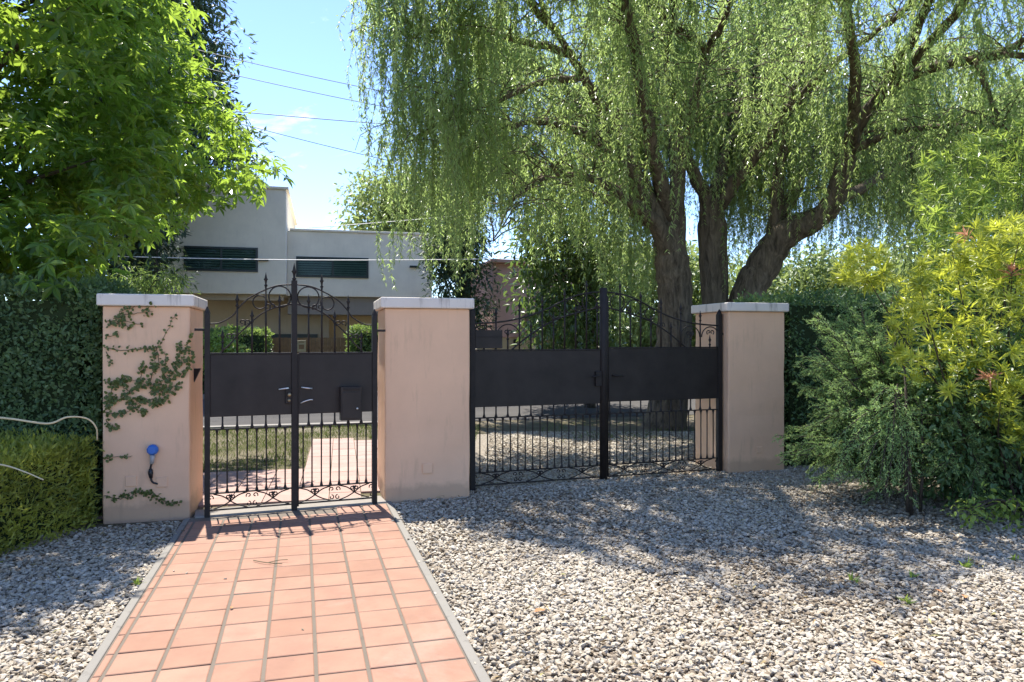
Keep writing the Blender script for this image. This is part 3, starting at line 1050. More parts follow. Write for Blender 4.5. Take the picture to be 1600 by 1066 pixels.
def tree(name, label, cat, group, poly, Yr, nclump, per, crad, tpl, size, aspect, mat, trunk, bark_, nlimb=20, droop=.4, flat=.75, ydep=None, extra=None, sun_keep=None):
    """poly: crown outline (photo pixels), Yr depth range; trunk: [(x,y,z,r)...] in metres"""
    px = sample_poly(poly, nclump)
    Y = rng.uniform(Yr[0], Yr[1], nclump) if ydep is None else ydep(px)
    C = np.stack([(px[:, 0] - 800) * Y / F, Y, H - (px[:, 1] - 533) * Y / F], 1)
    if extra is not None: C = np.vstack([C, extra])
    C = C[C[:, 2] > .1]
    if sun_keep is not None: C = C[sun_keep(C)]
    tr = np.array(trunk, float)
    base = np.array([tr[0, 0], tr[0, 1], 0.])
    root = empty(name, base)
    tag(root, label, cat, group)
    lf = MB()
    crown_from(lf, C - base, crad * rng.uniform(.7, 1.3, len(C)), per, tpl, size, aspect, droop, flat)
    tb_ = MB()
    sp = spline(tr, 6)
    tb_.tube(sp[:, :3] - base, sp[:, 3], 10)
    for i in rng.choice(len(C), min(nlimb, len(C)), replace=False):
        c = C[i]
        k = np.argmin(np.abs(sp[:, 2] - max(c[2] - .35 * np.linalg.norm(c[:2] - base[:2]) - .3, sp[0, 2] + .3)))
        a = sp[k, :3]
        m_ = (a + c) / 2 + np.array([0, 0, .12 * np.linalg.norm(c - a)])
        r0_ = max(sp[k, 3] * .4, .012)
        s2 = spline([a, m_, c], 5)
        tb_.tube(s2 - base, np.linspace(r0_, .006, len(s2)), 6)
    tb_.build('trunk', bark_, root, smooth=True)
    lf.build('crown', mat, root)
    return root


# star-leaved tree at the upper left
maple_poly = [(-420, -260), (225, -260), (258, -60), (308, 40), (338, 120), (352, 185), (418, 245), (400, 285), (325, 318), (240, 342), (180, 362), (120, 380), (130, 440), (-420, 450)]
def maple_keep(C):
    # keep the light on the path, the gate and most of the low hedge as in the photo
    g = C[:, :2] - SUN[None, :2] / SUN[2] * C[:, 2:3]
    u, v_ = (g - PO) @ pacr, (g - PO) @ pdir
    on_path = (u > -.45) & (v_ < 4.4) & (v_ > -3)
    g5 = C[:, :2] - SUN[None, :2] / SUN[2] * (C[:, 2:3] - .6)
    on_hedge = (g5[:, 0] > -4.7) & (g5[:, 0] < -3.2) & (g5[:, 1] > 3.9) & (g5[:, 1] < 6.0)
    return ~on_path & ~(on_hedge & (rng.random(len(C)) < .9))


tree('star_leaf_tree', 'leafy tree with star shaped leaves filling the upper left corner', 'tree', None, maple_poly, None, 1380, 17, .37, STAR, .145, 1., M['maple'],
     [(-6.4, 7.9, 0, .2), (-6.35, 7.9, 1.5, .17), (-6.2, 8.0, 3., .14), (-6., 8.1, 5., .09), (-5.8, 8.2, 7.5, .03)], M['bark2'], 45, .5, .6,
     ydep=lambda p: (5.6 + 2.7 * np.clip(p[:, 0] / 420., -.1, 1)) + rng.random(len(p)) * 3.0, sun_keep=maple_keep)

# dark conifer behind it
tree('dark_evergreen', 'tall dark evergreen tree rising in front of the white house', 'tree', 'dark evergreens across the street',
     [(80, -260), (285, -260), (320, 20), (345, 60), (340, 120), (370, 190), (388, 235), (350, 265), (270, 300), (252, 330), (250, 455), (130, 455), (90, 200)], (20.3, 23.2), 620, 90, .75, SLIM, .24, .34, M['conifer'],
     [(-10.6, 21.8, 0, .35), (-10.6, 21.8, 6, .25), (-10.5, 21.8, 14, .1)], M['bark2'], 30, .3)
tree('feathery_shrub', 'feathery green shrub showing above the left pillar cap', 'shrub', None, [(170, 470), (185, 435), (240, 412), (285, 430), (292, 470), (230, 520)], (9.2, 10.), 40, 60, .22, SLIM, .10, .16, M['mid'],
     [(-4.8, 9.6, 0, .04), (-4.8, 9.6, 1.2, .03), (-4.75, 9.6, 2.1, .012)], M['bark2'], 12, .6)
tree('leafy_tree', 'round leafy tree showing above the flat roof of the white house', 'tree', 'trees behind the houses', [(548, 350), (556, 300), (590, 268), (640, 262), (720, 290), (740, 420), (560, 400)], (31, 34), 150, 60, .9, OVAL, .24, .55, M['pale'],
     [(-4.6, 32.5, 0, .3), (-4.6, 32.5, 4, .25), (-4.5, 32.5, 8, .1)], M['bark2'], 20)
tree('dark_evergreen', 'dark evergreen between the white house and the pink house', 'tree', 'dark evergreens across the street', [(690, 250), (745, 250), (752, 420), (750, 530), (685, 530), (680, 400)], (22.6, 24.), 130, 80, .6, SLIM, .2, .3, M['conifer'],
     [(-1.5, 23.5, 0, .25), (-1.5, 23.5, 4, .2), (-1.5, 23.5, 7.5, .06)], M['bark2'], 20, .3)
tree('glossy_leaf_tree', 'dark glossy leaved tree behind the left half of the driveway gate', 'tree', None, [(822, 410), (825, 340), (860, 310), (930, 320), (965, 380), (960, 555), (900, 560), (850, 545), (835, 500), (822, 450)], (15.4, 18.), 170, 46, .5, OVAL, .17, .42, M['glossy'],
     [(1.75, 16.8, 0, .13), (1.75, 16.8, 1.5, .11), (1.7, 16.8, 3, .09), (1.6, 16.8, 5, .03)], M['bark2'], 26)
# greenery closing the view on the right
tree('leafy_tree', 'pale leafy tree behind the willow trunks', 'tree', 'trees behind the houses', [(930, 400), (1000, 380), (1120, 410), (1130, 560), (940, 560)], (22, 26), 260, 60, .7, OVAL, .2, .5, M['pale'],
     [(5., 24, 0, .25), (5., 24, 2, .2), (5., 24, 3, .08)], M['bark2'], 16)
tree('leafy_tree', 'pale leafy tree over the shaded hedge, right of the leaning willow trunk', 'tree', 'trees behind the houses', [(1110, 440), (1180, 415), (1260, 400), (1330, 405), (1420, 380), (1440, 560), (1110, 560)], (24, 28), 330, 60, .8, OVAL, .2, .5, M['pale'],
     [(10.5, 26, 0, .25), (10.5, 26, 2, .2), (10.5, 26, 3.2, .08)], M['bark2'], 16)
tree('leafy_tree', 'green tree standing behind the bright shrub at the right edge', 'tree', 'trees behind the houses', [(1400, 330), (1460, 180), (1620, 120), (1800, 100), (1800, 560), (1430, 560)], (17, 21), 520, 60, .7, OVAL, .16, .5, M['pale'],
     [(12.5, 19, 0, .25), (12.5, 19, 4, .2), (12.5, 19, 8, .08)], M['bark2'], 16)

# ------------------------------------------------------------------ weeping willow
limbs = {
    'A0': [(1030, 695, 12.9, .50), (1040, 660, 12.9, .37), (1051, 560, 12.9, .31), (1055, 470, 12.9, .30), (1051, 420, 12.9, .30), (1045, 380, 12.9, .26), (1040, 350, 12.9, .2)],
    'A1': [(1048, 400, 12.8, .17), (1022, 345, 12.5, .14), (985, 315, 12.2, .11), (950, 290, 11.9, .09), (910, 276, 11.6, .075), (862, 274, 11.3, .06), (820, 298, 11.1, .04), (795, 325, 10.9, .025), (770, 380, 10.8, .012)],
    'A2': [(1042, 380, 12.9, .2), (1010, 310, 12.6, .17), (975, 255, 12.2, .13), (935, 222, 11.8, .11), (880, 198, 11.4, .08), (830, 192, 11.1, .06), (780, 210, 10.8, .04), (720, 250, 10.5, .015)],
    'A3': [(1035, 360, 12.9, .18), (990, 260, 12.4, .13), (950, 190, 11.9, .11), (905, 105, 11.3, .085), (862, 40, 10.8, .06), (820, -40, 10.4, .04), (770, -120, 10., .02)],
    'A4': [(1055, 390, 12.9, .2), (1058, 280, 12.8, .15), (1072, 205, 12.6, .13), (1090, 140, 12.4, .12), (1100, 78, 12.2, .1), (1060, 45, 11.8, .08), (1010, -5, 11.3, .06), (950, -90, 10.6, .03)],
    'A5': [(1097, 88, 12.2, .08), (1130, 35, 11.8, .06), (1150, -20, 11.4, .045), (1180, -100, 10.8, .02)],
    'A6': [(1045, 345, 12.9, .16), (1005, 160, 11.6, .12), (965, -60, 10., .09), (920, -260, 8.8, .05), (880, -420, 8., .02)],
    'A7': [(915, 120, 11.4, .07), (840, 130, 10.9, .055), (760, 165, 10.5, .04), (680, 195, 10.2, .028), (620, 235, 10., .012)],
    'A8': [(890, 85, 11.1, .07), (800, 60, 10.6, .055), (710, 50, 10.2, .03), (630, 60, 9.9, .012)],
    'A9': [(870, 50, 10.9, .06), (780, -40, 10.4, .05), (690, -90, 10., .03), (600, -100, 9.7, .02), (545, -60, 9.5, .01)],
    'B0': [(1130, 695, 13.4, .32), (1119, 560, 13.4, .26), (1117, 465, 13.4, .24), (1113, 370, 13.4, .25), (1112, 310, 13.3, .2)],
    'B1': [(1108, 320, 13.3, .15), (1078, 255, 13.1, .12), (1062, 190, 12.9, .1), (1040, 110, 12.6, .08), (1030, 20, 12.3, .05), (1020, -80, 12., .02)],
    'B2': [(1120, 325, 13.3, .16), (1170, 255, 12.9, .13), (1215, 195, 12.4, .11), (1245, 158, 12.1, .1), (1300, 102, 11.6, .08), (1370, 50, 11., .06), (1430, 0, 10.6, .045), (1500, -60, 10.2, .02)],
    'C0': [(1140, 695, 13.2, .40), (1165, 480, 13.2, .3), (1190, 420, 13.2, .28), (1225, 368, 13., .25), (1270, 345, 12.8, .2), (1300, 318, 12.6, .17), (1325, 240, 12.3, .15), (1340, 195, 12.1, .13), (1365, 165, 11.9, .11), (1400, 130, 11.6, .095), (1450, 108, 11.3, .08), (1515, 95, 10.9, .065), (1560, 86, 10.6, .05), (1640, 90, 10.2, .03)],
    'C2': [(1205, 400, 13.2, .18), (1214, 335, 13.1, .15), (1217, 270, 13., .12), (1230, 180, 12.9, .09), (1260, 80, 12.7, .06), (1280, -30, 12.5, .03)],
    'C3': [(1330, 235, 12.2, .09), (1362, 221, 11.9, .075), (1405, 205, 11.6, .07), (1470, 200, 11.2, .055), (1558, 214, 10.7, .04), (1640, 240, 10.4, .02)],
    'C4': [(1525, 95, 10.8, .05), (1550, 160, 10.7, .04), (1572, 220, 10.6, .03), (1600, 290, 10.5, .012)],
    'A10': [(830, -30, 10.5, .05), (790, -150, 9.6, .045), (760, -270, 8.7, .035), (740, -400, 8.0, .015)],
    'B3': [(1045, 110, 12.6, .09), (1062, -40, 11.2, .08), (1085, -220, 9.4, .055), (1095, -380, 8.2, .02)],
    'C7': [(1400, 130, 11.6, .08), (1560, -60, 9.8, .07), (1680, -200, 8.7, .045), (1760, -330, 8.0, .02)],
    'D1': [(1045, 350, 13., .15), (960, 230, 14., .1), (860, 120, 15., .07), (740, 60, 15.8, .03)],
    'D2': [(1060, 300, 13., .14), (1040, 150, 14.2, .1), (1000, 0, 15.2, .06), (960, -80, 15.8, .02)],
    'D3': [(1115, 310, 13.4, .14), (1150, 180, 14.5, .1), (1200, 60, 15.5, .07), (1240, -60, 16.2, .02)],
    'D4': [(1220, 340, 13.1, .13), (1280, 230, 14.2, .1), (1380, 130, 15.2, .07), (1480, 80, 16., .03)],
    'D5': [(1300, 320, 12.7, .12), (1400, 260, 13.8, .09), (1500, 200, 14.8, .06), (1620, 180, 15.6, .02)],
    'D6': [(1040, 360, 12.9, .12), (920, 300, 13.8, .08), (820, 250, 14.6, .06), (700, 230, 15.2, .02)],
    'D7': [(1112, 310, 13.4, .1), (1130, 230, 14.5, .08), (1120, 120, 15.5, .05), (1100, 30, 16.2, .02)],
    'C8': [(1545, 88, 10.8, .06), (1620, 60, 10.2, .05), (1700, 80, 9.8, .035), (1780, 150, 9.5, .015)],
    'C5': [(1330, 230, 12.2, .12), (1335, 110, 11.2, .1), (1310, -50, 9.8, .08), (1250, -230, 8.6, .05), (1200, -380, 7.9, .02)],
    'C6': [(1365, 165, 11.9, .1), (1440, 30, 10.8, .08), (1500, -130, 9.4, .06), (1560, -300, 8.4, .03)],
}
WB = np.array([2.9, 13., 0.])
wil = empty('weeping_willow', WB)
tag(wil, 'large weeping willow with three trunks drooping over the driveway gate', 'tree')
wt = MB()
LP3 = {}
for k, cps in limbs.items():
    c = np.array([list(P(x, y, Y)) + [r] for x, y, Y, r in cps])
    sp = spline(c, 7)
    if k[1] != '0':
        sp[2:-1, :3] += rng.normal(0, .012, (len(sp) - 3, 3))
    else:
        sp[1:-1, 3] *= rng.uniform(.94, 1.07, len(sp) - 2)
    if k[1] != '0': sp[:, 3] *= np.linspace(.92, .55, len(sp))
    LP3[k] = sp
    m = MB().tube(sp[:, :3] - WB, sp[:, 3], 12 if k[1] == '0' else 8)
    m.build('trunk' if k in ('A0', 'B0', 'C0') else 'limb', M['bark'], wil, smooth=True)

BX_ = [400, 540, 560, 590, 598, 640, 652, 662, 718, 728, 745, 800, 850, 940, 960, 1028, 1036, 1150, 1160, 1230, 1240, 1335, 1345, 1400, 1410, 1700]
BX = [400, 540, 560, 590, 598, 640, 652, 662, 718, 728, 745, 800, 850, 940, 960, 1028, 1036, 1095, 1150, 1160, 1230, 1240, 1335, 1345, 1400, 1410, 1700]
BY_ = [60, 90, 200, 330, 430, 445, 360, 455, 465, 400, 370, 350, 420, 430, 540, 545, 300, 290, 330, 360, 330, 340, 395, 400, 380, 360]
BY = [60, 90, 200, 330, 430, 445, 360, 455, 465, 400, 370, 350, 420, 430, 540, 545, 330, 300, 340, 400, 420, 360, 370, 410, 420, 400, 380]
BYb = [60, 90, 200, 330, 430, 445, 360, 455, 465, 400, 370, 350, 420, 430, 545, 545, 540, 540, 430, 440, 400, 420, 420, 420, 400, 400]
BXb = BX_
arcs = MB()
strA, strL, strG = [], [], []
ng = 0
for k, sp in LP3.items():
    if k[1] == '0' and k != 'C0': continue
    seg = np.linalg.norm(np.diff(sp[:, :3], axis=0), axis=1)
    cum = np.concatenate([[0], np.cumsum(seg)])
    start = .32 if k != 'C0' else .55
    n = int(cum[-1] * (1 - start) * (15 if k[0] != 'D' else 22))
    for s_ in rng.uniform(start, 1., n) * cum[-1]:
        i = min(np.searchsorted(cum, s_) - 1, len(sp) - 2)
        a = sp[i, :3] + (sp[i + 1, :3] - sp[i, :3]) * ((s_ - cum[i]) / seg[i])
        az_ = rng.uniform(0, 2 * math.pi)
        ln = rng.uniform(.5, 1.7)
        rise = rng.uniform(.05, .45)
        e = np.array([math.cos(az_), math.sin(az_), 0.])
        t = np.linspace(0, 1, 7)[:, None]
        path = a + e * ln * t + UP * (rise * np.sin(t * math.pi * .75) * 1.2 - .35 * t ** 2 * ln * .5)
        path[1:] += rng.normal(0, .025, (6, 3))
        if 800 + path[-1, 0] * F / path[-1, 1] < 536 + 18 * rng.random(): continue
        arcs.tube(path - WB, np.linspace(.012, .004, 7), 4, cap=False)
        ng += 1
        m = max(3, int(ln / .10))
        for q in rng.uniform(.12, 1., m) * 6:
            j = min(int(q), 5)
            strG.append(ng)
            strA.append(path[j] + (path[j + 1] - path[j]) * (q - j))
strA = np.array(strA)
strG = np.array(strG)
ns = len(strA)
strL = rng.uniform(.5, 1.0, ns) + rng.random(ns) ** 2 * 1.5
px = 800 + strA[:, 0] * F / strA[:, 1]
py = 533 - (strA[:, 2] - H) * F / strA[:, 1]
front = strA[:, 1] < 12.7
lim = np.where(front, np.interp(px, BX, BY), np.interp(px, BXb, BYb)) + rng.normal(0, 22, ns) - np.abs(rng.normal(0, 50, ns))
maxL = (lim - py) * strA[:, 1] / F
keep = (maxL > .3) & (px > 538 + rng.random(ns) ** 2 * 60) & (strA[:, 1] > 6.2)
# let the willow hang lowest at its outer edge columns
col_ = np.exp(-((px - 618) / 22.) ** 2) + np.exp(-((px - 690) / 30.) ** 2) + np.exp(-((px - 990) / 35.) ** 2) + .6 * np.exp(-((px - 760) / 25.) ** 2)
gs = strA - SUN[None] / SUN[2] * (strA[:, 2:3] - strL[:, None] * .5)
uu, vv = (gs[:, :2] - PO) @ pacr, (gs[:, :2] - PO) @ pdir
keep &= ~((uu > -.6) & (uu < W + .25) & (vv < 3.6))
keep &= gs[:, 1] > np.interp(gs[:, 0], [-1.2, .86, 3.3, 5], [6.6, 4.35, 4.1, 4.0]) + rng.normal(0, .12, ns)
for tgt, rad in (((3.3, 6.15, .85), .55), ((4.1, 6.1, 1.9), .85), ((4.3, 6.2, 1.3), .7)):
    for fz in (.15, .85):
        q_ = strA - UP * (strL * fz)[:, None]
        q_ = q_ - SUN[None] / SUN[2] * (q_[:, 2:3] - tgt[2])
        keep &= np.linalg.norm(q_[:, :2] - np.array(tgt[:2]), axis=1) > rad
strL = np.where(rng.random(ns) < .75 * np.clip(col_, 0, 1), strL * 2.2, strL)
strL = np.where((px > 1120) & (px < 1440) & (py > 40), strL * 1.7, strL)
strL = np.minimum(strL, maxL)
bot = py + strL * F / strA[:, 1]
# airy crown: strands gather in bunches with gaps between them
bn = np.sin(strA[:, 0] * 2.9 + strA[:, 1] * 1.3 + .6) * np.sin(strA[:, 1] * 2.3 - strA[:, 0] * .9) + .5 * np.sin(strA[:, 0] * 6.1 + strA[:, 2] * 1.7)
pr_ = np.where(bn > .1, .56, .24)
pr_ = np.where(strA[:, 1] > 12.9, .9, pr_)
pr_ = np.where(px < 650, .8, pr_)
keep &= (rng.random(ns) < np.where(bot < 10, .8, pr_))
LS = np.concatenate([sp for k, sp in LP3.items()])
LS = LS[LS[:, 3] > .035]
lpx, lpy, lr = 800 + LS[:, 0] * F / LS[:, 1], 533 - (LS[:, 2] - H) * F / LS[:, 1], LS[:, 3] * F / LS[:, 1]
hid = np.zeros(ns, bool)
for fz in (.1, .35, .6, .9):
    sy = py + fz * (bot - py)
    d2 = np.hypot(px[:, None] - lpx[None], sy[:, None] - lpy[None])
    hid |= ((d2 < lr[None] + 9) & (strA[:, 1][:, None] < LS[None, :, 1] + .1)).any(1)
keep &= ~hid | (rng.random(ns) < .30)
strA, strL, strG = strA[keep], strL[keep], strG[keep]
ns = len(strA)
print('willow strands', ns)
wl, wtw = MB(), MB()
ND = 9
tt = np.linspace(0, 1, ND)
bend = rng.normal(0, .24, (ng + 1, 2))[strG] + rng.normal(0, .09, (ns, 2))
bend2 = rng.normal(0, .06, (ns, 2))
SP = np.zeros((ns, ND, 3))
SP[:, :, 2] = strA[:, 2:3] - tt[None] * strL[:, None]
for a in (0, 1):
    SP[:, :, a] = strA[:, a:a + 1] + bend[:, a:a + 1] * np.sin(tt * 2.2)[None] * np.minimum(strL, 1.)[:, None] + bend2[:, a:a + 1] * np.sin(tt * 6)[None]
# stems: thin 3-sided tubes, vectorised
th3 = np.array([0, 2.094, 4.189])
rr = np.linspace(.0032, .0012, ND)
ring = np.stack([np.cos(th3), np.sin(th3), np.zeros(3)], 1)
V = (SP[:, :, None, :] + ring[None, None] * rr[None, :, None, None]).reshape(-1, 3) - WB
ii = (np.arange(ns) * ND * 3)[:, None, None] + (np.arange(ND - 1) * 3)[None, :, None]
jj = np.arange(3)[None, None, :]; kk = (jj + 1) % 3
Q = np.stack([ii + jj, ii + kk, ii + 3 + kk, ii + 3 + jj], -1).reshape(-1, 4)
wtw.add(V, Q)
per = np.maximum(6, (strL / (.0155 * rng.uniform(.7, 1.7, ng + 1)[strG])).astype(int))
idx = np.repeat(np.arange(ns), per)
nl = len(idx)
t = rng.random(nl) * (ND - 1)
i = np.minimum(t.astype(int), ND - 2)
pp = SP[idx, i] + (SP[idx, i + 1] - SP[idx, i]) * (t - i)[:, None]
az_ = rng.uniform(0, 2 * math.pi, nl)
hz = np.stack([np.cos(az_), np.sin(az_), np.zeros(nl)], 1)
dr = unit(hz * rng.uniform(.25, 1.3, nl)[:, None] + np.array([0, 0, -.8]))
no = unit(hz * .8 + rnd(nl) * .6 + UP * .6)
L_ = rng.uniform(.07, .13, nl) * (1 - .3 * (t / (ND - 1)))
clt = np.clip(rng.random(ng + 1)[strG] * .8 + rng.random(ns) * .2, 0, 1)
leaves(wl, SLIM, pp - WB, dr, no, L_, L_ * .20, tints(nl, clt[idx], .7))
print('willow leaves', nl)
# leafy side shoots round the arching branchlets
q = np.repeat(strA, 14, axis=0)
q = q + rng.normal(0, .12, q.shape)
n = len(q)
leaves(wl, SLIM, q - WB, unit(rnd(n) + UP * -.35), unit(rnd(n) + UP * .6), rng.uniform(.07, .12, n), .019, tints(n, np.repeat(clt, 14), .5))
arcs.build('branchlets', M['bark'], wil)
wtw.build('hanging_twigs', M['twig'], wil)
wl.build('crown', M['willow'], wil)

# ------------------------------------------------------------------ shrubs on the right
# juniper with long feathery sprays
jb = np.array([3.62, 7.1, 0.])
jun = empty('juniper', jb)
tag(jun, 'feathery juniper leaning over the gravel beside the right pillar', 'shrub')
jst, jlf = MB(), MB()
PT, DR, NO, LL, TN = [], [], [], [], []


def jbranch(a, b, sag, r=.012, tone=.5, nsub=26, sub=.22):
    mid = (a + b) / 2 + np.array([0, 0, sag])
    sp = spline([a, mid, b], 9)
    jst.tube(sp - jb, np.linspace(r, .003, len(sp)), 5)
    n = len(sp)
    for u in np.linspace(.18, 1., nsub):
        q = u * (n - 1)
        i_ = min(int(q), n - 2)
        p = sp[i_] + (sp[i_ + 1] - sp[i_]) * (q - i_)
        d = unit(sp[i_ + 1] - sp[i_])
        side = unit(np.cross(d, UP) + 1e-6) * rng.choice([-1, 1])
        e = unit(d * .8 + side * rng.uniform(.3, .9) + UP * rng.uniform(-.5, .25))
        ln = sub * (1.15 - .7 * u) * rng.uniform(.6, 1.3)
        m_ = max(5, int(ln / .010))
        s_ = np.linspace(0.02, 1, m_)
        pts = p + e * ln * s_[:, None] + np.array([0, 0, -1.]) * (.18 * ln * s_ ** 2)[:, None]
        jst.tube(np.array([pts[0], pts[m_ // 2], pts[-1]]) - jb, [.0035, .003, .0015], 3, cap=False)
        for _ in range(2):
            PT.append(pts); DR.append(unit(e * .8 + rnd(m_) * .7)); NO.append(unit(rnd(m_) + UP * .5))
            LL.append(rng.uniform(.018, .042, m_)); tn = rng.random((m_, 3)); tn[:, 0] = np.clip(tn[:, 0] * .5 + tone * .6 - .1 + .2 * u, 0, 1); TN.append(tn)


tips_ = [(1232, 715, 6.9), (1245, 660, 7.2), (1240, 690, 7.), (1255, 600, 7.6), (1270, 560, 7.7), (1285, 515, 7.8), (1310, 490, 7.9), (1350, 478, 7.6), (1400, 470, 7.4), (1290, 640, 6.8), (1270, 690, 6.6), (1300, 740, 6.5), (1330, 620, 6.6), (1345, 560, 6.9), (1380, 590, 6.5), (1300, 580, 7.1)]
for x, y, Y in tips_:
    for _ in range(3):
        b = P(x, y, Y) + rng.normal(0, .07, 3)
        a = jb + np.array([rng.normal(0, .1), rng.normal(0, .1), np.clip(b[2] * rng.uniform(.25, .7), .1, 1.2)])
        jbranch(a, b, rng.uniform(.05, .18), .012, .35)
for _ in range(70):
    a = jb + np.array([rng.uniform(.2, .9), rng.normal(-.1, .1), rng.uniform(.2, .9)])
    b = P(rng.uniform(1430, 1610), rng.uniform(590, 790), rng.uniform(6.0, 6.7))
    b[2] = max(b[2], .15)
    jbranch(a, b, rng.uniform(.0, .15), .008, rng.uniform(.1, .5), 20)
for _ in range(120):
    a = jb + np.array([rng.normal(0, .12), rng.normal(0, .12), rng.uniform(.1, 1.2)])
    b = P(rng.uniform(1260, 1500), rng.uniform(500, 790), rng.uniform(6.4, 7.9))
    b[2] = max(b[2], .12)
    jbranch(a, b, rng.uniform(.0, .2), .01, .2, 22)
# nodding sprays in front, sun flecks put into their paler tone
for x, y, Y in ((1300, 690, 6.15), (1305, 735, 6.1), (1340, 700, 6.05), (1375, 745, 6.), (1385, 760, 6.), (1410, 740, 6.), (1420, 775, 6.), (1330, 640, 6.2), (1365, 630, 6.2), (1310, 715, 6.1), (1395, 700, 6.05), (1345, 745, 6.05)):
    b = P(x, y, Y)
    a = P(1412 + rng.normal(0, 6), 600 + rng.uniform(0, 90), 6.35)
    jbranch(a, b, .10, .007, 1.0, 20, .17)
# upright stems
for x0, x1, y0, y1 in ((1424, 1412, 812, 560), (1438, 1440, 800, 640), (1418, 1402, 800, 600)):
    jst.tube(np.array([P(x0, y0, 6.35), P((x0 + x1) / 2 + 3, (y0 + y1) / 2, 6.35), P(x1, y1, 6.35)]) - jb, [.014, .012, .007], 6)
PT, DR, NO, LL, TN = map(np.concatenate, (PT, DR, NO, LL, TN))
leaves(jlf, SLIM, PT - jb, DR, NO, LL, LL * .22, TN)
print('juniper', len(PT))
jst.build('stems', M['bark2'], jun, smooth=True)
jlf.build('sprays', M['juniper'], jun)


def whorl_shrub(name, label, base, polys, nw, per, L0, asp, mat, Yr, special=None, spmat=None, face=(0, -.55, .75), extra=None, stemp=.02):
    root = empty(name, base)
    tag(root, label, 'shrub')
    st, lf, rf = MB(), MB(), MB()
    pos = []
    for poly, k in polys:
        q = sample_poly(poly, int(nw * k))
        Y = rng.uniform(Yr[0], Yr[1], len(q))
        pos.append(np.stack([(q[:, 0] - 800) * Y / F, Y, H - (q[:, 1] - 533) * Y / F], 1))
    pos = np.concatenate(pos)
    if extra is not None: pos = np.vstack([pos, extra])
    ax = unit(np.array(face) + rng.normal(0, .45, (len(pos), 3)))
    for q, a in zip(pos, ax):
        if rng.random() < stemp:
            r_ = base + np.array([rng.normal(0, .15), rng.normal(0, .1), .05])
            s_ = spline([r_, (r_ + q) / 2 + np.array([0, .15, .1]), q - a * .02], 4)
            st.tube(s_ - base, np.linspace(.012, .003, len(s_)), 4, cap=False)
    n = len(pos) * per
    idx = np.repeat(np.arange(len(pos)), per)
    A = ax[idx]
    ref = unit(np.cross(A, rnd(n)))
    lev = np.tile(np.linspace(0, 1, per), len(pos))
    ang = R(78) - lev * R(48) + rng.normal(0, .12, n)
    dr = unit(A * np.cos(ang)[:, None] + ref * np.sin(ang)[:, None])
    no = unit(A * np.sin(ang)[:, None] - ref * np.cos(ang)[:, None] + rnd(n) * .2)
    p0 = pos[idx] + A * (lev * .045 - .02)[:, None]
    L_ = L0 * rng.uniform(.7, 1.15, n) * (1 - .35 * lev) * rng.uniform(.55, 1.2, len(pos))[idx]
    dr = unit(dr + rng.normal(0, .13, (n, 3)) - UP * rng.uniform(0, .3, n)[:, None])
    ct = rng.random(len(pos))[idx]
    tn = tints(n, ct, .6)
    red = np.zeros(len(pos), bool)
    if special:
        for s_ in special:
            red[np.argmin(np.linalg.norm(pos - np.array(s_), axis=1))] = True
    rm = red[idx]
    leaves(lf, LANCE, (p0 - base)[~rm], dr[~rm], no[~rm], L_[~rm], L_[~rm] * asp, tn[~rm])
    st.build('stems', M['bark2'], root)
    lf.build('foliage', mat, root)
    if rm.any():
        for w_ in np.where(red)[0]:
            rm = idx == w_
            o = leaves(MB(), LANCE, (p0 - base)[rm], dr[rm], no[rm], L_[rm] * 1.1, L_[rm] * asp, tn[rm]).build('young_shoot', spmat, root)
            o['label'] = 'reddish young shoot'
    return root


gp = [([(1395, 560), (1385, 490), (1408, 450), (1440, 405), (1490, 360), (1550, 340), (1660, 310), (1700, 500), (1690, 760), (1590, 710), (1540, 650), (1480, 615), (1425, 595)], 1.),
      ([(1295, 440), (1300, 420), (1330, 380), (1350, 360), (1375, 375), (1385, 420), (1410, 445), (1340, 450)], .10)]
whorl_shrub('golden_shrub', 'golden yellow shrub with whorled leaves at the right edge', np.array([4.35, 6.5, 0.]), gp, 640, 17, .12, .21, M['golden'], (5.7, 6.7),
            [P(1508, 345, 5.9), P(1580, 436, 5.8), P(1530, 590, 5.8)], M['reddish'])
whorl_shrub('bright_green_shrub', 'bright green shrub with drooping narrow leaves above the golden one', np.array([5.2, 7.7, 0.]), [([(1425, 330), (1440, 250), (1500, 225), (1560, 200), (1720, 170), (1720, 480), (1440, 470)], 1.)], 800, 14, .14, .18, M['bright'], (6.9, 8.2), face=(0, -.3, .5))
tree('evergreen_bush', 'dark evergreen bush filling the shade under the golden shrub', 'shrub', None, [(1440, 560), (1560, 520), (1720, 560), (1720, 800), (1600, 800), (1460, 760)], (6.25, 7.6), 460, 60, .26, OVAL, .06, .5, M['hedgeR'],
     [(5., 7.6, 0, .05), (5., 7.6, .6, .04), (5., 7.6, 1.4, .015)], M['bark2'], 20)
tree('ground_plant', 'small leafy green plant at the gravel edge in the lower right', 'plant', None, [(1480, 800), (1520, 785), (1570, 780), (1640, 800), (1640, 850), (1560, 848), (1500, 835)], (5.75, 6.3), 46, 22, .12, OVAL, .055, .5, M['bright'],
     [(4.15, 6.1, 0, .012), (4.15, 6.1, .06, .01), (4.15, 6.1, .12, .006)], M['bark2'], 14, .2)

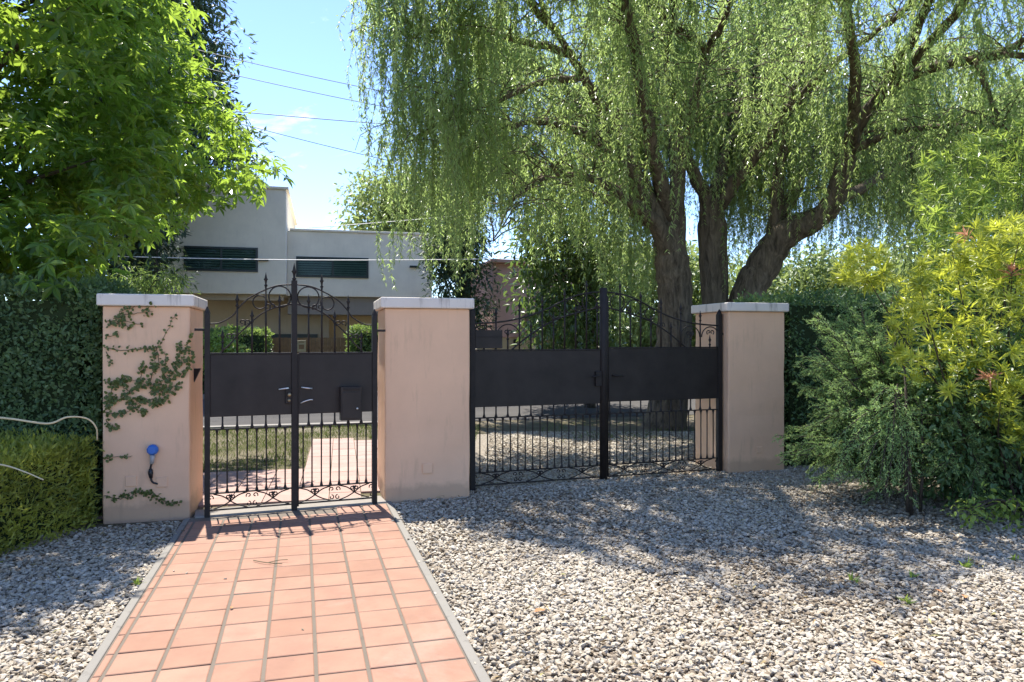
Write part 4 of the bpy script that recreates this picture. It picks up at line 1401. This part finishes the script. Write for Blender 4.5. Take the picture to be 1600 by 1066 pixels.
# ------------------------------------------------------------------ houses across the street
HA = R(14.)
ha = np.array([math.cos(HA), math.sin(HA)])
HO = np.array([-7.54, 25.0])
house = empty('white_house', (HO[0], HO[1], 0), HA)
tag(house, 'white two storey modern house with flat roofs across the street', 'house')
wl_ = MB().span((-5.2, 0, 3.05), (0, 8., 6.55))
wl_.build('wall', M['white'], house, bevel=.02)
MB().span((-5.25, -.07, 6.551), (.08, 8.07, 6.64)).build('parapet', M['white'], house, bevel=.015)
MB().span((.0, .8, 3.05), (5.0, 8., 5.30)).build('wall', M['white'], house, bevel=.02)
MB().span((.081, .74, 5.301), (5.06, 8.05, 5.38)).build('parapet', M['white'], house, bevel=.015)
MB().span((-5.2, 2.2, 0), (1.4, 8., 3.048)).build('ground_floor_wall', M['brownwall'], house)
MB().span((1.402, 2.9, 0), (5., 8., 3.047)).build('ground_floor_wall', M['beigewall'], house)
MB().span((.0, 1.0, 2.42), (4.9, 1.5, 3.046)).build('beam', M['beam'], house, bevel=.02)
MB().span((-5.1, .25, 2.85), (-.1, .6, 3.046)).build('beam', M['brownwall'], house, bevel=.02)
MB().span((4.6, 1.1, 0), (4.85, 1.4, 2.418)).build('column', M['beigewall'], house, bevel=.01)
MB().span((-.9, 2.12, 0), (1.0, 2.19, 1.75)).build('garage_door', M['dkframe'], house)


def window(u0, u1, z0, z1, y, nb):
    fr = MB()
    t_ = .07
    fr.span((u0, y - .05, z1 - t_), (u1, y + .06, z1)).span((u0, y - .05, z0), (u1, y + .06, z0 + t_))
    fr.span((u0, y - .05, z0 + t_), (u0 + t_, y + .06, z1 - t_)).span((u1 - t_, y - .05, z0 + t_), (u1, y + .06, z1 - t_))
    um = (u0 + u1) / 2
    fr.span((um - .03, y - .045, z0 + t_), (um + .03, y + .05, z1 - t_))
    w_ = fr.build('window', M['dkframe'], house)
    MB().span((u0 + t_, y - .024, z0 + t_), (u1 - t_, y - .02, z1 - t_)).build('pane', M['pane'], w_)
    b = MB()
    for k in range(nb):
        zc = z0 + t_ + (k + .5) * (z1 - z0 - 2 * t_) / nb
        for a0, a1 in ((u0 + t_, um - .03), (um + .03, u1 - t_)):
            c = (.5 * (a0 + a1), y - .009, zc)
            b.add([(a0, y - .014, zc - .026), (a1, y - .014, zc - .026), (a1, y - .006, zc + .022), (a0, y - .006, zc + .022)], np.array([[0, 1, 2, 3]]))
    b.build('blind', M['blind'], w_)
    MB().span((u0 + t_, y - .004, z0 + t_), (u1 - t_, y - .002, z1 - t_)).build('backing', M['dark_backing'], w_)


window(-3.17, -.895, 3.78, 4.58, 0.0, 8)
window(.29, 2.745, 3.71, 4.42, .8, 7)
for u, z, y in ((-.72, 4.18, 0.), (4.35, 4.15, .8)):
    l_ = MB().span((u - .16, y - .12, z - .03), (u + .16, y, z + .04)).build('wall_lamp', M['dkframe'], house, bevel=.01)
MB().tube([(-1.0, .4, 6.6), (-1.0, .4, 7.15)], .018, 6).build('mast', M['wire'], house)

PHO = np.array([-.62, 24.5])
pk = empty('pink_house', (PHO[0], PHO[1], 0), HA)
tag(pk, 'pink rendered house behind the left leaf of the driveway gate', 'house')
MB().span((0, 0, 1.62), (3.6, 4, 4.05)).build('wall', M['pink'], pk, bevel=.02)
MB().span((.25, .06, 0), (3.6, 4, 1.618)).build('ground_floor_wall', M['beigewall'], pk)
MB().prism([(-.12, -.25), (3.7, -.25), (3.7, 4.1), (-.12, 4.1)], 4.051, 4.16).build('cornice', M['pink'], pk, bevel=.02)
rf = MB()
rf.add([(1.05, -1.2, 1.6), (2.6, -1.2, 1.6), (2.6, -.02, 2.4), (1.05, -.02, 2.4), (1.05, -1.2, 1.5), (2.6, -1.2, 1.5), (2.6, -.02, 2.3), (1.05, -.02, 2.3)],
       np.array([[0, 1, 2, 3], [7, 6, 5, 4], [0, 4, 5, 1], [1, 5, 6, 2], [2, 6, 7, 3], [3, 7, 4, 0]]))
rf.build('porch_roof', plain('roof tile', (.18, .085, .06), .8), pk)
MB().span((1.06, -1.15, 0), (1.2, -1.0, 1.498)).build('porch_post', M['beigewall'], pk)
lt = MB().tube([(.72, -.12, 1.34), (.72, -.12, 1.5), (.72, -.12, 1.56)], [.04, .075, .02], 6).build('wall_lantern', M['iron'], pk)
MB().span((.705, -.12, 1.52), (.735, .05, 1.55)).build('bracket', M['iron'], lt)

# fence, sign, hedges and shrub across the street
fb = MB()
A = P(424, 540, 22.); B = P(548, 540, 22.8)
d_ = (B - A)[:2]; Lf = np.linalg.norm(d_); fa = math.atan2(d_[1], d_[0])
fn = empty('wooden_fence', (A[0], A[1], 0), fa)
tag(fn, 'brown board fence in front of the white house', 'fence')
k = 0
x = 0.
while x < Lf - .02:
    w_ = rng.uniform(.10, .13)
    fb.box((x + w_ / 2, rng.normal(0, .004), .80), (w_ - .008, .02, 1.6 + rng.normal(0, .006)))
    x += w_
fb.build('boards', M['wood'], fn)
MB().span((0, .014, 1.25), (Lf, .05, 1.33)).build('rail', M['wood'], fn)
sg = MB().box((0, 0, 0), (.26, .012, .34)).build('notice_sign', M['sign'], loc=tuple(P(471, 541, 22.18)), rz=fa, bevel=.01)
tag(sg, 'small yellowish square sign fixed to the board fence', 'sign')
MB().box((0, -.008, -.02), (.15, .005, .13)).build('emblem', M['wood'], sg)
MB().box((0, -.008, .12), (.16, .005, .03)).build('emblem_bar', M['wood'], sg)
fh0, fh1 = P(322, 540, 20.6), P(422, 540, 21.2)
e_ = unit((fh1 - fh0)[:2]); n_2 = np.array([-e_[1], e_[0]])
hedge('clipped hedge across the street, left of the board fence', 'hedge', 'street_hedge', [fh0[:2] - e_ * 2.4, fh1[:2], fh1[:2] + n_2 * 1., fh0[:2] - e_ * 2.4 + n_2 * 1.], 0, 1.79, 9000, OVAL, .10, .5, M['mid'], 'hedges across the street', .05)
fh0, fh1 = P(548, 540, 21.5), P(690, 540, 22.3)
e_ = unit((fh1 - fh0)[:2]); n_2 = np.array([-e_[1], e_[0]])
hedge('clipped hedge across the street, right of the board fence', 'hedge', 'street_hedge', [fh0[:2], fh1[:2], fh1[:2] + n_2 * 1., fh0[:2] + n_2 * 1.], 0, 1.86, 9000, OVAL, .10, .5, M['mid'], 'hedges across the street', .05)
tree('leafy_shrub', 'pale leaved shrub in front of the hedge across the street', 'shrub', None, [(318, 555), (325, 530), (345, 522), (372, 535), (378, 560), (340, 590)], (19.2, 20.), 24, 40, .3, OVAL, .16, .45, M['bright'],
     [(-7.7, 19.6, 0, .03), (-7.7, 19.6, .7, .025), (-7.7, 19.6, 1.5, .01)], M['bark2'], 12)

# ------------------------------------------------------------------ overhead lines
def wire(label, a, b, sag, r, mat, ext=.35):
    a, b = np.array(a), np.array(b)
    a2, b2 = a - (b - a) * ext * 2, b + (b - a) * ext * 3
    t_ = np.linspace(0, 1, 40)[:, None]
    p = a2 + (b2 - a2) * t_ - UP * (sag * 4 * t_ * (1 - t_))
    off = np.interp(a[0], p[:, 0], p[:, 2]) - a[2]
    p[:, 2] -= off
    o_ = p[20].copy()
    ob = MB().tube(p - o_, r, 5).build('overhead_cable', mat, loc=o_)
    tag(ob, label, 'cable', 'overhead cables')


wire('topmost overhead cable in the blue gap between the trees', P(370, 93, 17.5), P(590, 140, 19.), .12, .009, M['wire'])
wire('second overhead cable from the top in the blue gap', P(365, 117, 17.5), P(592, 164, 19.), .12, .009, M['wire'])
wire('nearly level overhead cable, third from the top in the gap', P(388, 176, 17.5), P(597, 193, 19.), .05, .011, M['wire'])
wire('lowest dark overhead cable in the gap above the house roof', P(385, 196, 17.5), P(600, 248, 19.), .12, .009, M['wire'])
wire('pale cable crossing the windows of the white house', P(270, 403, 20.), P(700, 405, 21.), .08, .012, M['wirepale'], .1)
wire('pale cable slanting up through the willow strands', P(540, 352, 19.), P(830, 325, 19.5), .05, .010, M['wirepale'], .1)

# ------------------------------------------------------------------ gravel
inner = []
qb = MB().add([(-6, -2, .004), (9, -2, .004), (9, 9.6, .004), (6.2, 12.8, .004), (-.9, 12.0, .004), (-.45, 7.2, .004), (-1.0, 6.85, .004), (-6, 5.6, .004)], [(0, 1, 2, 3, 4, 5, 6)])
tag(qb.build('gravel_bed', M['bed']), 'fine grit below the loose pale gravel', 'gravel', kind='structure')
phi = (1 + 5 ** .5) / 2
ICO = unit(np.array([(-1, phi, 0), (1, phi, 0), (-1, -phi, 0), (1, -phi, 0), (0, -1, phi), (0, 1, phi), (0, -1, -phi), (0, 1, -phi), (phi, 0, -1), (phi, 0, 1), (-phi, 0, -1), (-phi, 0, 1)], float))
ICF = np.array([(0, 11, 5), (0, 5, 1), (0, 1, 7), (0, 7, 10), (0, 10, 11), (1, 5, 9), (5, 11, 4), (11, 10, 2), (10, 7, 6), (7, 1, 8), (3, 9, 4), (3, 4, 2), (3, 2, 6), (3, 6, 8), (3, 8, 9), (4, 9, 5), (2, 4, 11), (6, 2, 10), (8, 6, 7), (9, 8, 1)])
TPLS = [ICO * rng.uniform(.72, 1.2, (12, 1)) + rng.normal(0, .10, (12, 3)) for _ in range(14)]


def path_local(xy):
    d = xy - PO
    return d @ pacr, d @ pdir


def gravel_pts(n, x0, x1, y0, y1, fov):
    xy = np.stack([rng.uniform(x0, x1, n), rng.uniform(y0, y1, n)], 1)
    k = np.ones(n, bool)
    if fov: k &= np.abs(xy[:, 0]) < xy[:, 1] * .72 + .8
    u, v_ = path_local(xy)
    k &= ~((u > -.105) & (u < W + .058) & (v_ < 3.35))
    # beyond the small gate there is no gravel
    k &= ~((gate_side(xy) > -.05) & (xy[:, 0] < -1.0))
    for c0, width, depth in ((LP[1], .665, .78), (MP[1], .80, .76), (RP[1], .72, .76)):
        d = xy - c0
        lx, ly = d @ LP[2], d @ LP[3]
        k &= ~((lx > .01) & (lx < width - .01) & (ly > .01) & (ly < depth))
    k &= ~((xy[:, 0] < -.35) & (xy[:, 1] > 7.4))
    return xy[k]


def add_stones(mb, xy, lmin, lmax, zj):
    n = len(xy)
    a = rng.uniform(0, 2 * math.pi, n)
    L_ = rng.uniform(lmin, lmax, n) / 2
    Wd = L_ * rng.uniform(.5, .85, n)
    Tk = L_ * rng.uniform(.28, .55, n)
    tilt = rng.normal(0, .38, (n, 2))
    ca, sa = np.cos(a), np.sin(a)
    ex = np.stack([ca, sa, tilt[:, 0]], 1); ey = np.stack([-sa, ca, tilt[:, 1]], 1)
    ex = unit(ex); ey = unit(ey - (ey * ex).sum(1, keepdims=True) * ex); ez = np.cross(ex, ey)
    z = Tk * .6 + rng.random(n) ** 1.5 * zj
    c = np.concatenate([xy, z[:, None]], 1)
    which = rng.integers(0, len(TPLS), n)
    tv = np.array(TPLS)[which]
    v = c[:, None] + tv[:, :, 0:1] * (L_[:, None] * ex)[:, None] + tv[:, :, 1:2] * (Wd[:, None] * ey)[:, None] + tv[:, :, 2:3] * (Tk[:, None] * ez)[:, None]
    f = (ICF[None] + (np.arange(n) * 12)[:, None, None]).reshape(-1, 3)
    t_ = rng.random((n, 3))
    t_[:, 0] = np.clip(t_[:, 0] + .16 * np.sin(xy[:, 0] * 2.1 + 1) * np.sin(xy[:, 1] * 1.7) - .05, 0, 1)
    mb.add(v.reshape(-1, 3), f, np.repeat(t_, 20, axis=0))


gm = MB()
add_stones(gm, gravel_pts(112000, -3.9, 5.0, 2.7, 5.6, True), .016, .046, .022)
add_stones(gm, gravel_pts(94000, -3.6, 6.3, 5.6, 9.0, True), .018, .048, .022)
add_stones(gm, gravel_pts(46000, -.7, 5.6, 7.6, 12.3, True), .025, .05, .012)
sx = np.stack([rng.uniform(-.1, W + .06, 130), rng.uniform(-1.5, 2.9, 130)], 1)
sx = sx[rng.random(130) < np.where((sx[:, 0] < .06) | (sx[:, 0] > W - .1), 1., .05)]
n0 = len(gm.v)
add_stones(gm, PO + pacr * sx[:, :1] + pdir * sx[:, 1:], .014, .032, .0)
gm.v[n0][:, 2] += .027
tag(gm.build('loose_gravel', M['stone']), 'pale loose gravel chips covering the driveway and the path sides', 'gravel', kind='stuff')
# a few chips strayed onto the path edge: part of the loose gravel look

# ------------------------------------------------------------------ lawn strip outside, weeds, litter
gm = MB()
xy = np.stack([rng.uniform(-7, 2., 42000), rng.uniform(7.0, 13.2, 42000)], 1)
dl = (xy - KA[:2]) @ np.array([-ks, kc])
rel = xy - LO
oi, oj = rel @ oa, rel @ od
k = (dl < -.02) & ~((oi > -2.1) & (oj < .02) & (oi < 1.5)) & ~((oi > -.02) & (oi < 1.5) & (xy[:, 1] < 11.35)) & (xy[:, 1] > 6.9) & (xy[:, 0] < -.55)
k &= rng.random(len(xy)) < (.35 + .65 * (np.sin(xy[:, 0] * 3.1) * np.sin(xy[:, 1] * 2.3 + 1) > -.4))
x2 = np.stack([rng.uniform(.5, 7., 3500), rng.uniform(11., 13.4, 3500)], 1)
x2 = x2[(np.sin(x2[:, 0] * 2.3 + 1) * np.sin(x2[:, 1] * 3.1) > .0) & (((x2 - KA[:2]) @ np.array([-ks, kc])) < -.1)]
xy = np.vstack([xy[k], x2])
n = len(xy)
p = np.concatenate([xy, np.zeros((n, 1))], 1)
dr = unit(UP + rnd(n) * .7)
leaves(gm, SLIM, p, dr, rnd(n), rng.uniform(.035, .09, n), .008, tints(n))
tag(gm.build('verge_grass', M['grass']), 'short dry grass on the verge outside the gates', 'grass', kind='stuff')


lm = MB()
n = 900
xy = gravel_pts(2600, -3.6, 5.2, 3.0, 8.6, True)[:n]
n = len(xy)
q = np.concatenate([xy, np.full((n, 1), .040)], 1)
q[:, 2] += rng.random(n) * .012
leaves(lm, LANCE, q, unit(rnd(n) * [1, 1, .15]), unit(UP + rnd(n) * .5), rng.uniform(.03, .075, n), rng.uniform(.007, .013, n), tints(n))
tag(lm.build('leaf_litter', tint_mat('dry litter', [(0, (.16, .10, .05)), (.6, (.30, .21, .10)), (1, (.34, .31, .12))])), 'thin scatter of dry willow leaves over the gravel', 'leaf litter', kind='stuff')


def weed(label, px_, py_, n, h):
    b = G(px_, py_)
    root = MB()
    q = np.zeros((n, 3)); q[:, 2] = .01
    q[:, :2] += rng.normal(0, .012, (n, 2))
    leaves(root, LANCE, q, unit(UP * .9 + rnd(n) * .8), unit(UP + rnd(n)), h * rng.uniform(.6, 1.2, n), h * .25, tints(n))
    tag(root.build('weed', M['bright'], loc=b), label, 'weed', 'weeds growing in the gravel')


weed('small weed sprouting in the shaded gravel, leftmost of the weeds', 1331, 915, 9, .085)
weed('tiny weed in the gravel between two shaded stripes', 1428, 906, 8, .06)
weed('low weed in the gravel nearest the camera', 1415, 946, 9, .06)
weed('weed in the gravel just below the leafy ground plant', 1508, 890, 10, .08)
weed('yellowish weed in the gravel by the right edge', 1584, 880, 9, .07)
weed('grass tuft at the left edging of the tiled path', 213, 918, 14, .06)


def litter(label, px_, py_, s_, z=.045):
    b = G(px_, py_)
    m = MB()
    leaves(m, OVAL, np.zeros((1, 3)), np.array([[math.cos(px_), math.sin(px_), .1]]), np.array([[.2, .1, 1.]]), s_, s_ * .6, np.full((1, 3), .5))
    tag(m.build('fallen_leaf', M['dryleaf'], loc=(b[0], b[1], z)), label, 'dry leaf', 'fallen dry leaves')


litter('orange brown dry leaf on sunny gravel, right of the path', 852, 965, .075)
litter('brown dry leaf on gravel, at the bottom of the picture', 1356, 1045, .09)
litter('dark curled leaf in the shaded gravel stripe', 1472, 938, .06)
litter('brown leaf lying further right in the shaded gravel', 1506, 942, .055)
litter('small dry leaf in a joint of the tiled path', 363, 958, .03, .036)
tw = MB()
a = np.array(list(G(396, 884)[:2]) + [.036]); b = np.array(list(G(441, 890)[:2]) + [.038])
tw.tube(spline([a * 0, (b - a) * .45 + np.array([.0, -.02, .002]), b - a], 5), [.003] * 11, 5)
tw.tube(spline([(b - a) * .55 + np.array([0, -.012, .002]), (b - a) * .8 + np.array([0, .05, .004]), (b - a) * 1.05 + np.array([0, .09, .002])], 5), [.0025] * 11, 5)
tag(tw.build('fallen_twig', M['twig'], loc=a), 'thin forked twig lying on the tiled path', 'twig')
